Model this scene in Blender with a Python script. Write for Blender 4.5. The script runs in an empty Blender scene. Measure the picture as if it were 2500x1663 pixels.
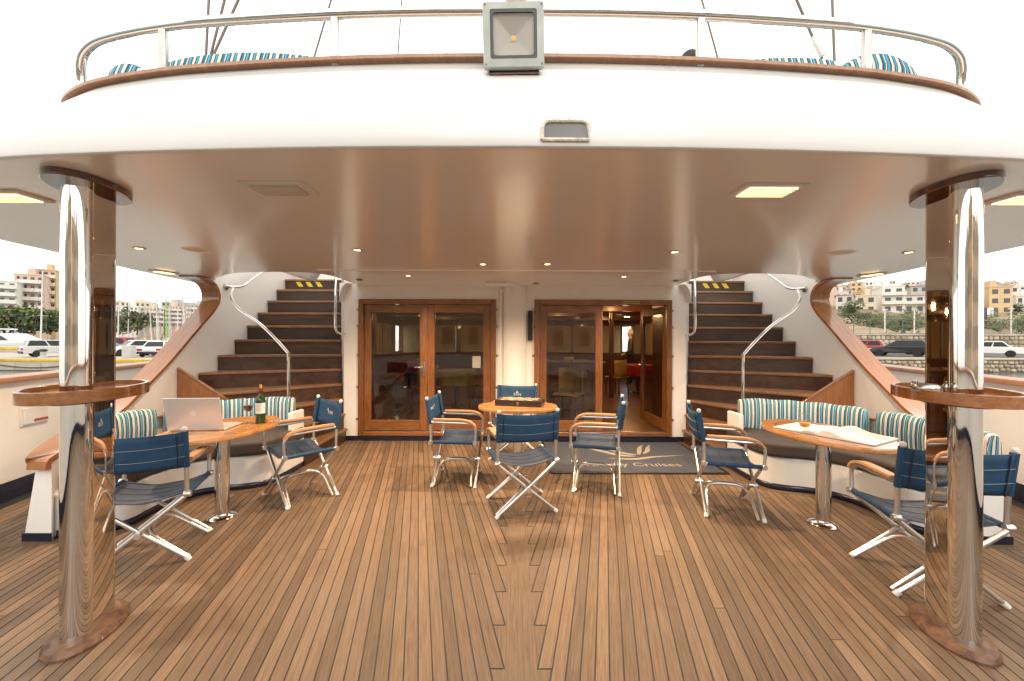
import bpy, bmesh, math, random
from mathutils import Vector, Matrix
random.seed(7)
R = math.radians
S = bpy.context.scene
C = S.collection

# ---------------------------------------------------------------- camera
CAMX, CAMZ, F = -0.045, 1.46, 972.2
cam_d = bpy.data.cameras.new('camera'); cam_d.lens = 14.0; cam_d.sensor_width = 36.0
cam_d.clip_start = 0.05; cam_d.clip_end = 3000
cam = bpy.data.objects.new('camera', cam_d); C.objects.link(cam)
cam.matrix_world = Matrix.Translation((CAMX, 0, CAMZ)) @ Matrix.Rotation(R(90), 4, 'X') @ Matrix.Rotation(R(0.2), 4, 'Z')
S.camera = cam

# ---------------------------------------------------------------- world: flat overcast sky
W = bpy.data.worlds.new('World'); S.world = W; W.use_nodes = True
wn, wl = W.node_tree.nodes, W.node_tree.links; wn.clear()
sky = wn.new('ShaderNodeTexSky'); sky.sky_type = 'NISHITA'; sky.sun_disc = False
sky.sun_elevation = R(29); sky.sun_rotation = R(180); sky.dust_density = 6; sky.air_density = 1.0
hs = wn.new('ShaderNodeHueSaturation'); hs.inputs['Saturation'].default_value = 0.1
mx = wn.new('ShaderNodeMix'); mx.data_type = 'RGBA'; mx.inputs['Factor'].default_value = 0.88
mx.inputs['B'].default_value = (10.6, 10.3, 9.75, 1)
bg = wn.new('ShaderNodeBackground'); bg.inputs['Strength'].default_value = 0.13
wo = wn.new('ShaderNodeOutputWorld')
wl.new(sky.outputs[0], hs.inputs['Color']); wl.new(hs.outputs[0], mx.inputs['A'])
wl.new(mx.outputs['Result'], bg.inputs['Color']); wl.new(bg.outputs[0], wo.inputs['Surface'])

# ---------------------------------------------------------------- sun behind thick cloud, from astern
sun_d = bpy.data.lights.new('sun', 'SUN'); sun_d.energy = 0.5; sun_d.angle = R(40); sun_d.color = (1, .95, .87)
sun = bpy.data.objects.new('sun', sun_d); C.objects.link(sun); sun.rotation_euler = (R(61), 0, R(8))
sun.location = (0, -20, 20)

S.view_settings.view_transform = 'Standard'; S.view_settings.look = 'None'
S.view_settings.exposure = 0.62; S.view_settings.gamma = 1.0
S.render.engine = 'CYCLES'
cy = S.cycles
cy.use_denoising = True; cy.max_bounces = 8; cy.diffuse_bounces = 4; cy.glossy_bounces = 4
cy.transmission_bounces = 6; cy.transparent_max_bounces = 8; cy.caustics_reflective = True; cy.caustics_refractive = False
cy.sample_clamp_indirect = 6

# ---------------------------------------------------------------- materials
MATS = {}
def nt(name):
    m = bpy.data.materials.new(name); m.use_nodes = True
    n = m.node_tree.nodes; l = m.node_tree.links; b = n['Principled BSDF']
    MATS[name] = m
    return m, n, l, b
def M(name, col, rough=.5, metal=0, var=.1, scale=4, bump=0, bscale=80, coat=0, rand=0, spec=.5, stretch=(1, 1, 1), coatr=.05, rvar=0):
    """plain procedural material: noise tint, fine relief, roughness wear, per-object tint"""
    m, n, l, b = nt(name)
    b.inputs['Roughness'].default_value = rough; b.inputs['Metallic'].default_value = metal
    b.inputs['Specular IOR Level'].default_value = spec
    b.inputs['Coat Weight'].default_value = coat; b.inputs['Coat Roughness'].default_value = coatr
    tc = n.new('ShaderNodeTexCoord'); mp = n.new('ShaderNodeMapping'); mp.inputs['Scale'].default_value = stretch
    l.new(tc.outputs['Object'], mp.inputs['Vector'])
    nz = n.new('ShaderNodeTexNoise'); nz.inputs['Scale'].default_value = scale; nz.inputs['Detail'].default_value = 6
    l.new(mp.outputs[0], nz.inputs['Vector'])
    mix = n.new('ShaderNodeMix'); mix.data_type = 'RGBA'
    mix.inputs['A'].default_value = tuple(max(0, c * (1 - var)) for c in col) + (1,)
    mix.inputs['B'].default_value = tuple(c * (1 + var) for c in col) + (1,)
    mr = n.new('ShaderNodeMapRange'); mr.inputs['From Min'].default_value = .3; mr.inputs['From Max'].default_value = .7
    l.new(nz.outputs['Fac'], mr.inputs['Value']); l.new(mr.outputs[0], mix.inputs['Factor'])
    out = mix.outputs['Result']
    if rand:
        oi = n.new('ShaderNodeObjectInfo'); r2 = n.new('ShaderNodeMapRange')
        r2.inputs['To Min'].default_value = 1 - rand; r2.inputs['To Max'].default_value = 1 + rand
        l.new(oi.outputs['Random'], r2.inputs['Value'])
        vm = n.new('ShaderNodeVectorMath'); vm.operation = 'SCALE'
        l.new(out, vm.inputs[0]); l.new(r2.outputs[0], vm.inputs['Scale']); out = vm.outputs[0]
    l.new(out, b.inputs['Base Color'])
    if rvar:
        r3 = n.new('ShaderNodeMapRange'); r3.inputs['To Min'].default_value = max(0, rough - rvar); r3.inputs['To Max'].default_value = rough + rvar
        n2 = n.new('ShaderNodeTexNoise'); n2.inputs['Scale'].default_value = scale * 2.7; n2.inputs['Detail'].default_value = 8
        l.new(mp.outputs[0], n2.inputs['Vector']); l.new(n2.outputs['Fac'], r3.inputs['Value']); l.new(r3.outputs[0], b.inputs['Roughness'])
    if bump:
        bz = n.new('ShaderNodeTexNoise'); bz.inputs['Scale'].default_value = bscale; bz.inputs['Detail'].default_value = 4
        l.new(mp.outputs[0], bz.inputs['Vector'])
        bp = n.new('ShaderNodeBump'); bp.inputs['Strength'].default_value = bump; bp.inputs['Distance'].default_value = .01
        l.new(bz.outputs['Fac'], bp.inputs['Height']); l.new(bp.outputs[0], b.inputs['Normal'])
    return m
def wood(name, c1, c2, rough=.3, coat=0, stretch=(14, 14, 1.2), rand=.12, bump=.05, scale=3):
    """grain: noise stretched along one axis of the object"""
    m, n, l, b = nt(name)
    b.inputs['Roughness'].default_value = rough; b.inputs['Coat Weight'].default_value = coat; b.inputs['Coat Roughness'].default_value = .06
    tc = n.new('ShaderNodeTexCoord'); mp = n.new('ShaderNodeMapping'); mp.inputs['Scale'].default_value = stretch
    l.new(tc.outputs['Object'], mp.inputs['Vector'])
    nz = n.new('ShaderNodeTexNoise'); nz.inputs['Scale'].default_value = scale; nz.inputs['Detail'].default_value = 8; nz.inputs['Roughness'].default_value = .65
    nz.inputs['Distortion'].default_value = .6
    l.new(mp.outputs[0], nz.inputs['Vector'])
    mr = n.new('ShaderNodeMapRange'); mr.inputs['From Min'].default_value = .33; mr.inputs['From Max'].default_value = .68
    l.new(nz.outputs['Fac'], mr.inputs['Value'])
    mix = n.new('ShaderNodeMix'); mix.data_type = 'RGBA'
    mix.inputs['A'].default_value = c1 + (1,); mix.inputs['B'].default_value = c2 + (1,)
    l.new(mr.outputs[0], mix.inputs['Factor'])
    oi = n.new('ShaderNodeObjectInfo'); r2 = n.new('ShaderNodeMapRange')
    r2.inputs['To Min'].default_value = 1 - rand; r2.inputs['To Max'].default_value = 1 + rand
    l.new(oi.outputs['Random'], r2.inputs['Value'])
    vm = n.new('ShaderNodeVectorMath'); vm.operation = 'SCALE'
    l.new(mix.outputs['Result'], vm.inputs[0]); l.new(r2.outputs[0], vm.inputs['Scale']); l.new(vm.outputs[0], b.inputs['Base Color'])
    if bump:
        bp = n.new('ShaderNodeBump'); bp.inputs['Strength'].default_value = bump; bp.inputs['Distance'].default_value = .004
        l.new(nz.outputs['Fac'], bp.inputs['Height']); l.new(bp.outputs[0], b.inputs['Normal'])
    return m
def teak(name='teak_deck'):
    """weathered teak: UV v runs along each plank"""
    m, n, l, b = nt(name)
    uv = n.new('ShaderNodeUVMap'); mp = n.new('ShaderNodeMapping'); mp.inputs['Scale'].default_value = (70, 2.2, 1)
    l.new(uv.outputs[0], mp.inputs['Vector'])
    g = n.new('ShaderNodeTexNoise'); g.inputs['Scale'].default_value = 1.6; g.inputs['Detail'].default_value = 9; g.inputs['Roughness'].default_value = .7
    l.new(mp.outputs[0], g.inputs['Vector'])
    tc = n.new('ShaderNodeTexCoord')
    big = n.new('ShaderNodeTexNoise'); big.inputs['Scale'].default_value = 1.1; big.inputs['Detail'].default_value = 5
    l.new(tc.outputs['Object'], big.inputs['Vector'])
    mr = n.new('ShaderNodeMapRange'); mr.inputs['From Min'].default_value = .3; mr.inputs['From Max'].default_value = .7
    l.new(g.outputs['Fac'], mr.inputs['Value'])
    mix = n.new('ShaderNodeMix'); mix.data_type = 'RGBA'
    mix.inputs['A'].default_value = (.088, .053, .030, 1); mix.inputs['B'].default_value = (.262, .160, .090, 1)
    l.new(mr.outputs[0], mix.inputs['Factor'])
    mr2 = n.new('ShaderNodeMapRange'); mr2.inputs['From Min'].default_value = .42; mr2.inputs['From Max'].default_value = .72; mr2.inputs['To Max'].default_value = .55
    l.new(big.outputs['Fac'], mr2.inputs['Value'])
    mix2 = n.new('ShaderNodeMix'); mix2.data_type = 'RGBA'; mix2.inputs['B'].default_value = (.195, .145, .10, 1)
    l.new(mr2.outputs[0], mix2.inputs['Factor']); l.new(mix.outputs['Result'], mix2.inputs['A'])
    # old spill stains, each with its own outline
    st = n.new('ShaderNodeTexNoise'); st.inputs['Scale'].default_value = 3.3; st.inputs['Detail'].default_value = 8
    l.new(tc.outputs['Object'], st.inputs['Vector'])
    mr3 = n.new('ShaderNodeMapRange'); mr3.inputs['From Min'].default_value = .60; mr3.inputs['From Max'].default_value = .74; mr3.inputs['To Max'].default_value = .38
    l.new(st.outputs['Fac'], mr3.inputs['Value'])
    mix3 = n.new('ShaderNodeMix'); mix3.data_type = 'RGBA'; mix3.inputs['B'].default_value = (.085, .05, .032, 1)
    l.new(mr3.outputs[0], mix3.inputs['Factor']); l.new(mix2.outputs['Result'], mix3.inputs['A'])
    oi = n.new('ShaderNodeObjectInfo'); r2 = n.new('ShaderNodeMapRange')
    r2.inputs['To Min'].default_value = .68; r2.inputs['To Max'].default_value = 1.26
    l.new(oi.outputs['Random'], r2.inputs['Value'])
    vm = n.new('ShaderNodeVectorMath'); vm.operation = 'SCALE'
    l.new(mix3.outputs['Result'], vm.inputs[0]); l.new(r2.outputs[0], vm.inputs['Scale']); l.new(vm.outputs[0], b.inputs['Base Color'])
    b.inputs['Roughness'].default_value = .55; b.inputs['Specular IOR Level'].default_value = .35
    bp = n.new('ShaderNodeBump'); bp.inputs['Strength'].default_value = .16; bp.inputs['Distance'].default_value = .004
    l.new(g.outputs['Fac'], bp.inputs['Height']); l.new(bp.outputs[0], b.inputs['Normal'])
    return m
def stripes(name='striped_canvas'):
    """woven deck-chair stripe; UV u runs along the cushion in metres"""
    m, n, l, b = nt(name)
    uv = n.new('ShaderNodeUVMap'); sx = n.new('ShaderNodeSeparateXYZ'); l.new(uv.outputs[0], sx.inputs[0])
    d = n.new('ShaderNodeMath'); d.operation = 'MULTIPLY'; d.inputs[1].default_value = 1 / .118
    fr = n.new('ShaderNodeMath'); fr.operation = 'FRACT'
    l.new(sx.outputs[0], d.inputs[0]); l.new(d.outputs[0], fr.inputs[0])
    cr = n.new('ShaderNodeValToRGB'); cr.color_ramp.interpolation = 'CONSTANT'
    cream, brown, blue, dark, pale = (.66, .60, .53), (.055, .035, .028), (.025, .20, .32), (.035, .045, .065), (.10, .36, .47)
    seq = [(0, cream), (.17, brown), (.24, blue), (.36, cream), (.42, brown), (.47, pale), (.56, blue), (.62, dark), (.67, cream), (.81, brown), (.865, pale), (.93, blue)]
    e = cr.color_ramp.elements
    e[0].position = 0; e[0].color = seq[0][1] + (1,); e[1].position = seq[1][0]; e[1].color = seq[1][1] + (1,)
    for p, c in seq[2:]:
        k = e.new(p); k.color = c + (1,)
    l.new(fr.outputs[0], cr.inputs[0]); l.new(cr.outputs[0], b.inputs['Base Color'])
    b.inputs['Roughness'].default_value = .9; b.inputs['Specular IOR Level'].default_value = .15
    tc = n.new('ShaderNodeTexCoord'); nz = n.new('ShaderNodeTexNoise'); nz.inputs['Scale'].default_value = 9
    l.new(tc.outputs['Object'], nz.inputs['Vector'])
    bp = n.new('ShaderNodeBump'); bp.inputs['Strength'].default_value = .25; bp.inputs['Distance'].default_value = .03
    l.new(nz.outputs['Fac'], bp.inputs['Height']); l.new(bp.outputs[0], b.inputs['Normal'])
    return m
def glass(name, tint=(1, 1, 1), rough=0.0, ior=1.5):
    """pane: clear sheet with mirror reflection by Fresnel"""
    m, n, l, b = nt(name); n.remove(b)
    o = n['Material Output']; t = n.new('ShaderNodeBsdfTransparent'); t.inputs[0].default_value = tint + (1,)
    g = n.new('ShaderNodeBsdfGlossy'); g.inputs['Roughness'].default_value = rough
    f = n.new('ShaderNodeFresnel'); ge = n.new('ShaderNodeNewGeometry'); ir = n.new('ShaderNodeMapRange')
    ir.inputs['To Min'].default_value = ior; ir.inputs['To Max'].default_value = 1 / ior   # same reflection from both faces of the sheet
    l.new(ge.outputs['Backfacing'], ir.inputs['Value']); l.new(ir.outputs[0], f.inputs[0])
    mx = n.new('ShaderNodeMixShader'); l.new(f.outputs[0], mx.inputs[0]); l.new(t.outputs[0], mx.inputs[1]); l.new(g.outputs[0], mx.inputs[2])
    l.new(mx.outputs[0], o.inputs['Surface'])
    return m
def emit(name, col, s):
    m, n, l, b = nt(name)
    b.inputs['Base Color'].default_value = (.8, .75, .65, 1); b.inputs['Emission Color'].default_value = col + (1,); b.inputs['Emission Strength'].default_value = s
    return m

teak(); stripes()
M('caulk', (.028, .026, .025), .6, var=.3)
M('white_paint', (.73, .72, .695), .3, var=.025, scale=1.5, coat=.25, bump=.02, bscale=4, rvar=.08)
M('white_wall', (.82, .80, .765), .42, var=.03, scale=1.2, bump=.03, bscale=6, rvar=.06)
M('ceiling_paint', (.88, .86, .83), .3, var=.02, scale=.9, coat=1, bump=.045, bscale=1.3, coatr=.17)
MATS['ceiling_paint'].node_tree.nodes['Principled BSDF'].inputs['Coat IOR'].default_value = 1.65
M('chipped_paint', (.72, .68, .58), .7, var=.3, scale=40, bump=.6, bscale=90)
M('navy_paint', (.012, .014, .032), .25, var=.2, coat=.3)
M('grey_inside', (.22, .21, .21), .7, var=.15)
wood('varnish', (.19, .066, .02), (.36, .145, .046), .2, .7, (10, 1.4, 10))
wood('varnish_x', (.145, .052, .014), (.285, .115, .033), .2, .7, (1.4, 12, 12))
wood('varnish_z', (.135, .048, .013), (.275, .108, .03), .22, .6, (14, 14, 1.2))
wood('varnish_light', (.40, .17, .05), (.56, .27, .085), .2, .7, (10, 1.2, 10))
wood('varnish_trim', (.27, .098, .028), (.44, .18, .055), .18, .8, (16, 1.2, 1.2))
wood('dark_varnish', (.06, .02, .011), (.13, .046, .02), .16, .8, (10, 1.4, 10))
wood('cap_teak', (.34, .165, .09), (.48, .26, .155), .42, .15, (10, 1.4, 10))
wood('bleached_arm', (.38, .19, .09), (.55, .30, .155), .45, .1, (20, 2, 20))
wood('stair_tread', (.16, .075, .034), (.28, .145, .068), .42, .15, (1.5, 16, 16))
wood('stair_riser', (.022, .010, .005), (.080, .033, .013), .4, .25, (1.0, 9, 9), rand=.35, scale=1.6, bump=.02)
wood('worn_base', (.055, .020, .009), (.19, .095, .048), .5, .12, (3, 3, 3), scale=7)
wood('plinth_front', (.16, .06, .02), (.26, .10, .035), .28, .5, (16, 16, 1.2))
M('chrome', (.76, .74, .70), .035, 1, var=.02, scale=3, bump=.012, bscale=5)
M('steel', (.50, .485, .46), .24, 1, var=.06, scale=8)
M('alu', (.72, .70, .67), .34, 1, var=.07, scale=14, rvar=.08)
M('cap_white', (.70, .68, .64), .5, var=.1)
M('navy_canvas', (.016, .055, .115), .62, var=.18, scale=9, bump=.18, bscale=420, rand=.12, spec=.3)
M('seat_canvas', (.030, .044, .072), .5, var=.25, scale=7, bump=.2, bscale=300, spec=.35, rand=.1)
M('thread', (.42, .44, .46), .8)
M('dark_trim', (.008, .012, .025), .6)
M('brown_cushion', (.055, .042, .036), .65, var=.15, scale=5, bump=.12, bscale=7)
M('mat_grey', (.066, .074, .094), .95, var=.12, scale=30, bump=.6, bscale=500)
M('mat_logo', (.36, .31, .25), .95, var=.1, scale=40, bump=.4, bscale=500)
M('black_plastic', (.015, .014, .014), .4)
M('flood_grey', (.42, .45, .41), .5, var=.1, scale=12, rvar=.1)
M('reflector', (.36, .33, .29), .45, .1, var=.03)
M('led_yellow', (.80, .42, .004), .5, var=.02)
emit('lamp_lit', (1, .64, .30), 2.6)
emit('spot_lit', (1, .70, .36), 9)
M('lamp_off', (.62, .52, .42), .4, var=.05)
M('laptop', (.66, .64, .62), .35, .55, var=.02)
M('logo_pale', (.74, .72, .70), .3, .2)
M('paper', (.72, .68, .63), .7, var=.05, scale=5)
M('page_photo', (.50, .43, .37), .5, var=.35, scale=7)
M('label_paper', (.74, .72, .68), .7, var=.04)
M('print_ink', (.25, .24, .24), .7)
M('foil_red', (.17, .016, .016), .35, .3)
M('cork', (.46, .25, .12), .8, var=.2, scale=60)
M('box_black', (.022, .018, .016), .35, var=.2)
M('inlay', (.55, .33, .16), .4, var=.15, scale=20)
M('brass', (.60, .42, .16), .3, 1)
glass('clear_glass', (.93, .95, .94), ior=1.9); glass('door_glass', (.86, .85, .82), .0); glass('lamp_glass', (.98, .98, .97), ior=1.25)
m, n, l, b = nt('bottle_glass'); b.inputs['Base Color'].default_value = (.02, .07, .015, 1); b.inputs['Roughness'].default_value = .04; b.inputs['Transmission Weight'].default_value = .35
M('red_wine', (.03, .003, .006), .1, coat=.5)
M('amber_drink', (.80, .42, .08), .15, coat=.2)
M('orange_buoy', (.62, .09, .03), .5)
M('yellow_tape', (.66, .50, .02), .6, var=.1)
M('red_print', (.40, .05, .07), .5)
M('yellow_sign', (.42, .33, .06), .45)
M('mast_paint', (.50, .33, .24), .4)
M('wire', (.16, .13, .105), .5, .4)

# ---------------------------------------------------------------- mesh helpers
class MB:
    def __init__(s): s.v = []; s.f = []; s.uv = {}; s.mi = []
    def add(s, vs, fs, mi=0, uv=None):
        k = len(s.v); s.v += [tuple(p) for p in vs]
        for f in fs: s.f.append(tuple(i + k for i in f)); s.mi.append(mi)
        if uv:
            for i, t in enumerate(uv): s.uv[k + i] = t
        return s
    def box(s, x0, x1, y0, y1, z0, z1, mi=0, T=None):
        vs = [Vector(p) for p in ((x0, y0, z0), (x1, y0, z0), (x1, y1, z0), (x0, y1, z0), (x0, y0, z1), (x1, y0, z1), (x1, y1, z1), (x0, y1, z1))]
        if T is not None: vs = [T @ p for p in vs]
        return s.add(vs, [(0, 3, 2, 1), (4, 5, 6, 7), (0, 1, 5, 4), (1, 2, 6, 5), (2, 3, 7, 6), (3, 0, 4, 7)], mi)
    def prism(s, pts, z0, z1, mi=0, top_scale=None, T=None):
        """polygon in xy extruded in z"""
        n = len(pts); cx = sum(p[0] for p in pts) / n; cyy = sum(p[1] for p in pts) / n
        k = top_scale or 1
        vs = [Vector((p[0], p[1], z0)) for p in pts] + [Vector((cx + (p[0] - cx) * k, cyy + (p[1] - cyy) * k, z1)) for p in pts]
        if T is not None: vs = [T @ p for p in vs]
        return s.add(vs, [tuple(range(n - 1, -1, -1)), tuple(range(n, 2 * n))] + [(i, (i + 1) % n, n + (i + 1) % n, n + i) for i in range(n)], mi)
    def tube(s, path, r, seg=10, mi=0, caps=True):
        path = [Vector(p) for p in path]; n = len(path); vs = []; fs = []
        rr = r if isinstance(r, (list, tuple)) else [r] * n
        t0 = (path[1] - path[0]).normalized(); a = t0.orthogonal().normalized()
        for i, p in enumerate(path):
            t = (path[min(i + 1, n - 1)] - path[max(i - 1, 0)]).normalized()
            a = (a - t * a.dot(t)).normalized(); b = t.cross(a)
            for k in range(seg):
                an = 2 * math.pi * k / seg; vs.append(p + (a * math.cos(an) + b * math.sin(an)) * rr[i])
        for i in range(n - 1):
            for k in range(seg): fs.append((i * seg + k, i * seg + (k + 1) % seg, (i + 1) * seg + (k + 1) % seg, (i + 1) * seg + k))
        if caps: fs += [tuple(range(seg - 1, -1, -1)), tuple(range((n - 1) * seg, n * seg))]
        return s.add(vs, fs, mi)
    def lathe(s, prof, c=(0, 0, 0), seg=24, mi=0, T=None):
        vs = []; fs = []; n = len(prof)
        for r, z in prof:
            for k in range(seg):
                an = 2 * math.pi * k / seg; vs.append(Vector((r * math.cos(an), r * math.sin(an), z)))
        if T is not None: vs = [T @ p for p in vs]
        vs = [p + Vector(c) for p in vs]
        for i in range(n - 1):
            for k in range(seg): fs.append((i * seg + k, i * seg + (k + 1) % seg, (i + 1) * seg + (k + 1) % seg, (i + 1) * seg + k))
        if prof[0][0] > 1e-6: fs.append(tuple(range(seg - 1, -1, -1)))
        if prof[-1][0] > 1e-6: fs.append(tuple(range((n - 1) * seg, n * seg)))
        return s.add(vs, fs, mi)
    def sweep(s, path, prof, lat=None, mi=0, caps=True, u0=0):
        """profile (a across, b up) carried along a path; UV u = metres along, v = round the profile"""
        path = [Vector(p) for p in path]; n = len(path); m = len(prof); vs = []; fs = []; uv = []; u = u0
        for i, p in enumerate(path):
            t = (path[min(i + 1, n - 1)] - path[max(i - 1, 0)]).normalized()
            if lat is None:
                a = t.cross(Vector((0, 0, 1))).normalized(); b = Vector((0, 0, 1))
            else:
                a = Vector(lat); a = (a - t * a.dot(t)).normalized(); b = a.cross(t).normalized()
            if i: u += (p - path[i - 1]).length
            for k, (x, y) in enumerate(prof): vs.append(p + a * x + b * y); uv.append((u, k / m))
        for i in range(n - 1):
            for k in range(m): fs.append((i * m + k, i * m + (k + 1) % m, (i + 1) * m + (k + 1) % m, (i + 1) * m + k))
        if caps: fs += [tuple(range(m - 1, -1, -1)), tuple(range((n - 1) * m, n * m))]
        return s.add(vs, fs, mi, uv)
    def grid(s, rows, mi=0, uv=None, flip=False):
        m = len(rows[0]); vs = [p for r in rows for p in r]; fs = []
        for i in range(len(rows) - 1):
            for k in range(m - 1):
                q = (i * m + k, i * m + k + 1, (i + 1) * m + k + 1, (i + 1) * m + k); fs.append(q[::-1] if flip else q)
        return s.add(vs, fs, mi, uv)
    def mesh(s, name, mats, smooth=35):
        me = bpy.data.meshes.new(name); me.from_pydata(s.v, [], s.f)
        for m in (mats if isinstance(mats, (list, tuple)) else [mats]): me.materials.append(MATS[m])
        me.polygons.foreach_set('material_index', s.mi)
        if s.uv:
            ul = me.uv_layers.new(name='UVMap')
            for lp in me.loops: ul.data[lp.index].uv = s.uv.get(lp.vertex_index, (0, 0))
        bm = bmesh.new(); bm.from_mesh(me); bmesh.ops.recalc_face_normals(bm, faces=bm.faces); bm.to_mesh(me); bm.free()
        if smooth: me.shade_smooth(); me.set_sharp_from_angle(angle=R(smooth))
        me.update(); return me
def link(name, me, parent=None, bev=0, seg=2):
    o = bpy.data.objects.new(name, me); C.objects.link(o)
    if parent is not None:
        o.parent = parent
        if 'wloc' in parent: o.matrix_parent_inverse = Matrix.Translation(-Vector(parent['wloc']))
    if bev:
        b = o.modifiers.new('edge', 'BEVEL'); b.width = bev; b.segments = seg; b.limit_method = 'ANGLE'; b.angle_limit = R(40)
    return o
def obj(name, mb, mats, parent=None, bev=0, smooth=35, seg=2): return link(name, mb.mesh(name, mats, smooth), parent, bev, seg)
def tag(o, label=None, cat=None, group=None, kind=None):
    if label: o['label'] = label
    if cat: o['category'] = cat
    if group: o['group'] = group
    if kind: o['kind'] = kind
    return o
def thing(name, label, cat, loc=(0, 0, 0), group=None, local=False):
    """Empty at the base of a thing; parts are given in world coordinates unless local"""
    o = bpy.data.objects.new(name, None); C.objects.link(o); o.location = loc; o.empty_display_size = .1
    if not local: o['wloc'] = tuple(loc)
    return tag(o, label, cat, group)
def copy_tree(o, parent=None):
    c = o.copy(); C.objects.link(c); c.parent = parent
    for ch in o.children: copy_tree(ch, c)
    return c
def struct(name, mb, mats, **k): return tag(obj(name, mb, mats, **k), kind='structure')
def text_mesh(name, txt, size, mat, T, parent=None, ext=.0006, align='CENTER', label=None):
    cu = bpy.data.curves.new(name, 'FONT'); cu.body = txt; cu.size = size; cu.extrude = ext; cu.align_x = align; cu.align_y = 'CENTER'; cu.resolution_u = 3
    o = bpy.data.objects.new(name + '_tmp', cu); C.objects.link(o)
    dg = bpy.context.evaluated_depsgraph_get(); me = bpy.data.meshes.new_from_object(o.evaluated_get(dg)); bpy.data.objects.remove(o)
    me.transform(T); me.materials.clear(); me.materials.append(MATS[mat]); me.name = name
    return link(name, me, parent)
def at(px, py, d): return Vector((CAMX + (px - 1250) / F * d, d, CAMZ - (py - 831.5) / F * d))
def lerp(a, b, t): return a + (b - a) * t
def interp(tab, x):
    if x <= tab[0][0]: return tab[0][1]
    for (a, va), (b, vb) in zip(tab, tab[1:]):
        if x <= b: return lerp(va, vb, (x - a) / (b - a))
    return tab[-1][1]
def smooth_path(pts, n=8):
    """Catmull-Rom through the points"""
    P = [Vector(p) for p in pts]; out = []
    for i in range(len(P) - 1):
        p0 = P[max(i - 1, 0)]; p1 = P[i]; p2 = P[i + 1]; p3 = P[min(i + 2, len(P) - 1)]
        for k in range(n):
            t = k / n
            out.append(.5 * ((2 * p1) + (p2 - p0) * t + (2 * p0 - 5 * p1 + 4 * p2 - p3) * t * t + (3 * p1 - p0 - 3 * p2 + p3) * t ** 3))
    out.append(P[-1]); return out
def fillet(pts, r, n=5):
    """polyline with rounded corners"""
    P = [Vector(p) for p in pts]; out = [P[0]]
    for i in range(1, len(P) - 1):
        a = (P[i - 1] - P[i]); b = (P[i + 1] - P[i]); k = min(r, a.length * .49, b.length * .49)
        A = P[i] + a.normalized() * k; B = P[i] + b.normalized() * k
        for j in range(n + 1):
            t = j / n; out.append(A.lerp(P[i], t).lerp(P[i].lerp(B, t), t))
    out.append(P[-1]); return out
def oval(a, b, n=32, rot=0, c=(0, 0)):
    ca, sa = math.cos(rot), math.sin(rot)
    return [(c[0] + a * math.cos(t) * ca - b * math.sin(t) * sa, c[1] + a * math.cos(t) * sa + b * math.sin(t) * ca) for t in (2 * math.pi * k / n for k in range(n))]
def stadium(r, s, az, c, n=12):
    """capsule outline: radius r, straight s, long axis turned az from +y towards +x"""
    u = Vector((math.sin(az), math.cos(az))); w = Vector((u.y, -u.x)); out = []
    for sg in (1, -1):
        for k in range(n + 1):
            t = math.pi * k / n; q = Vector(c) + u * (sg * s / 2) + (w * math.cos(t) + u * math.sin(t)) * (r * sg)
            out.append((q.x, q.y))
    return out
# ================================================================ SHIP STRUCTURE
HULL = [(-3.6, .05), (-3.45, 1.2), (-3, 2.0), (-2.2, 2.75), (-1, 3.3), (0, 3.65), (2, 4.17), (3.52, 4.565), (6, 5.15), (10, 5.6)]
TAN, DX = .2346, .0638
# ---- deck: black caulked bed, every teak plank its own piece
bed = MB()
ds = [-3.5 + .25 * i for i in range(55)]
bed.grid([[(-interp(HULL, d), d, -.0035), (interp(HULL, d), d, -.0035)] for d in ds])
bed.grid([[(-interp(HULL, d), d, -.16), (interp(HULL, d), d, -.16)] for d in ds])
deck = struct('deck', bed, 'caulk', smooth=0)
deck['label'] = 'teak planked aft deck with dark caulking lines'
kmin, kmax = -70, 14
nD = lambda k: 1.771 + .272 * k
for s in (-1, 1):
    for k in range(kmin, kmax + 1):
        D = nD(k); X = lambda d: .075 + TAN * (d - D)
        if X(3.0) > interp(HULL, 3.0) - .12: continue
        a = max(D, -3.4)
        while X(a) > interp(HULL, a) - .05 and a < 5: a += .1
        e = 9.0
        if X(5.9) < 2.45: e = 5.77
        if e <= a: continue
        cut = random.uniform(1.9, 5.2); g = .0035
        parts = [(a + (.004 if a == D else 0), e)] if cut < a + .5 or cut > e - .5 or random.random() < .62 else [(a + (.004 if a == D else 0), cut - .0025), (cut + .0025, e)]
        for d0, d1 in parts:
            mb = MB(); vs = []; uv = []; u0 = random.random() * 9
            for z in (-.006, 0):
                for d in (d0, d1):
                    vs += [(s * (X(d) + g), d, z), (s * (X(d) + DX - g), d, z)]; uv += [(u0, d + u0), (u0 + .058, d + u0)]
            mb.add(vs, [(4, 5, 7, 6), (0, 1, 5, 4), (1, 3, 7, 5), (3, 2, 6, 7), (2, 0, 4, 6)], 0, uv)
            obj('plank', mb, 'teak_deck', deck, smooth=0)
# king plank with its joggled edge
half = []
for k in range(-18, kmax + 1):
    D = nD(k)
    if D < -3.3 or D > 5.7: continue
    half += [(.139 - .006, D - .004), (.075 - .005, D - .004)]
half = [(.139, -3.3)] + half + [(.11, 5.76)]
pts = half + [(-x, y) for x, y in reversed(half)]
mb = MB(); mb.add([(x, y, 0) for x, y in pts], [tuple(range(len(pts)))], 0, [(x, y) for x, y in pts])
obj('king_plank', mb, 'teak_deck', deck, smooth=0)

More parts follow.
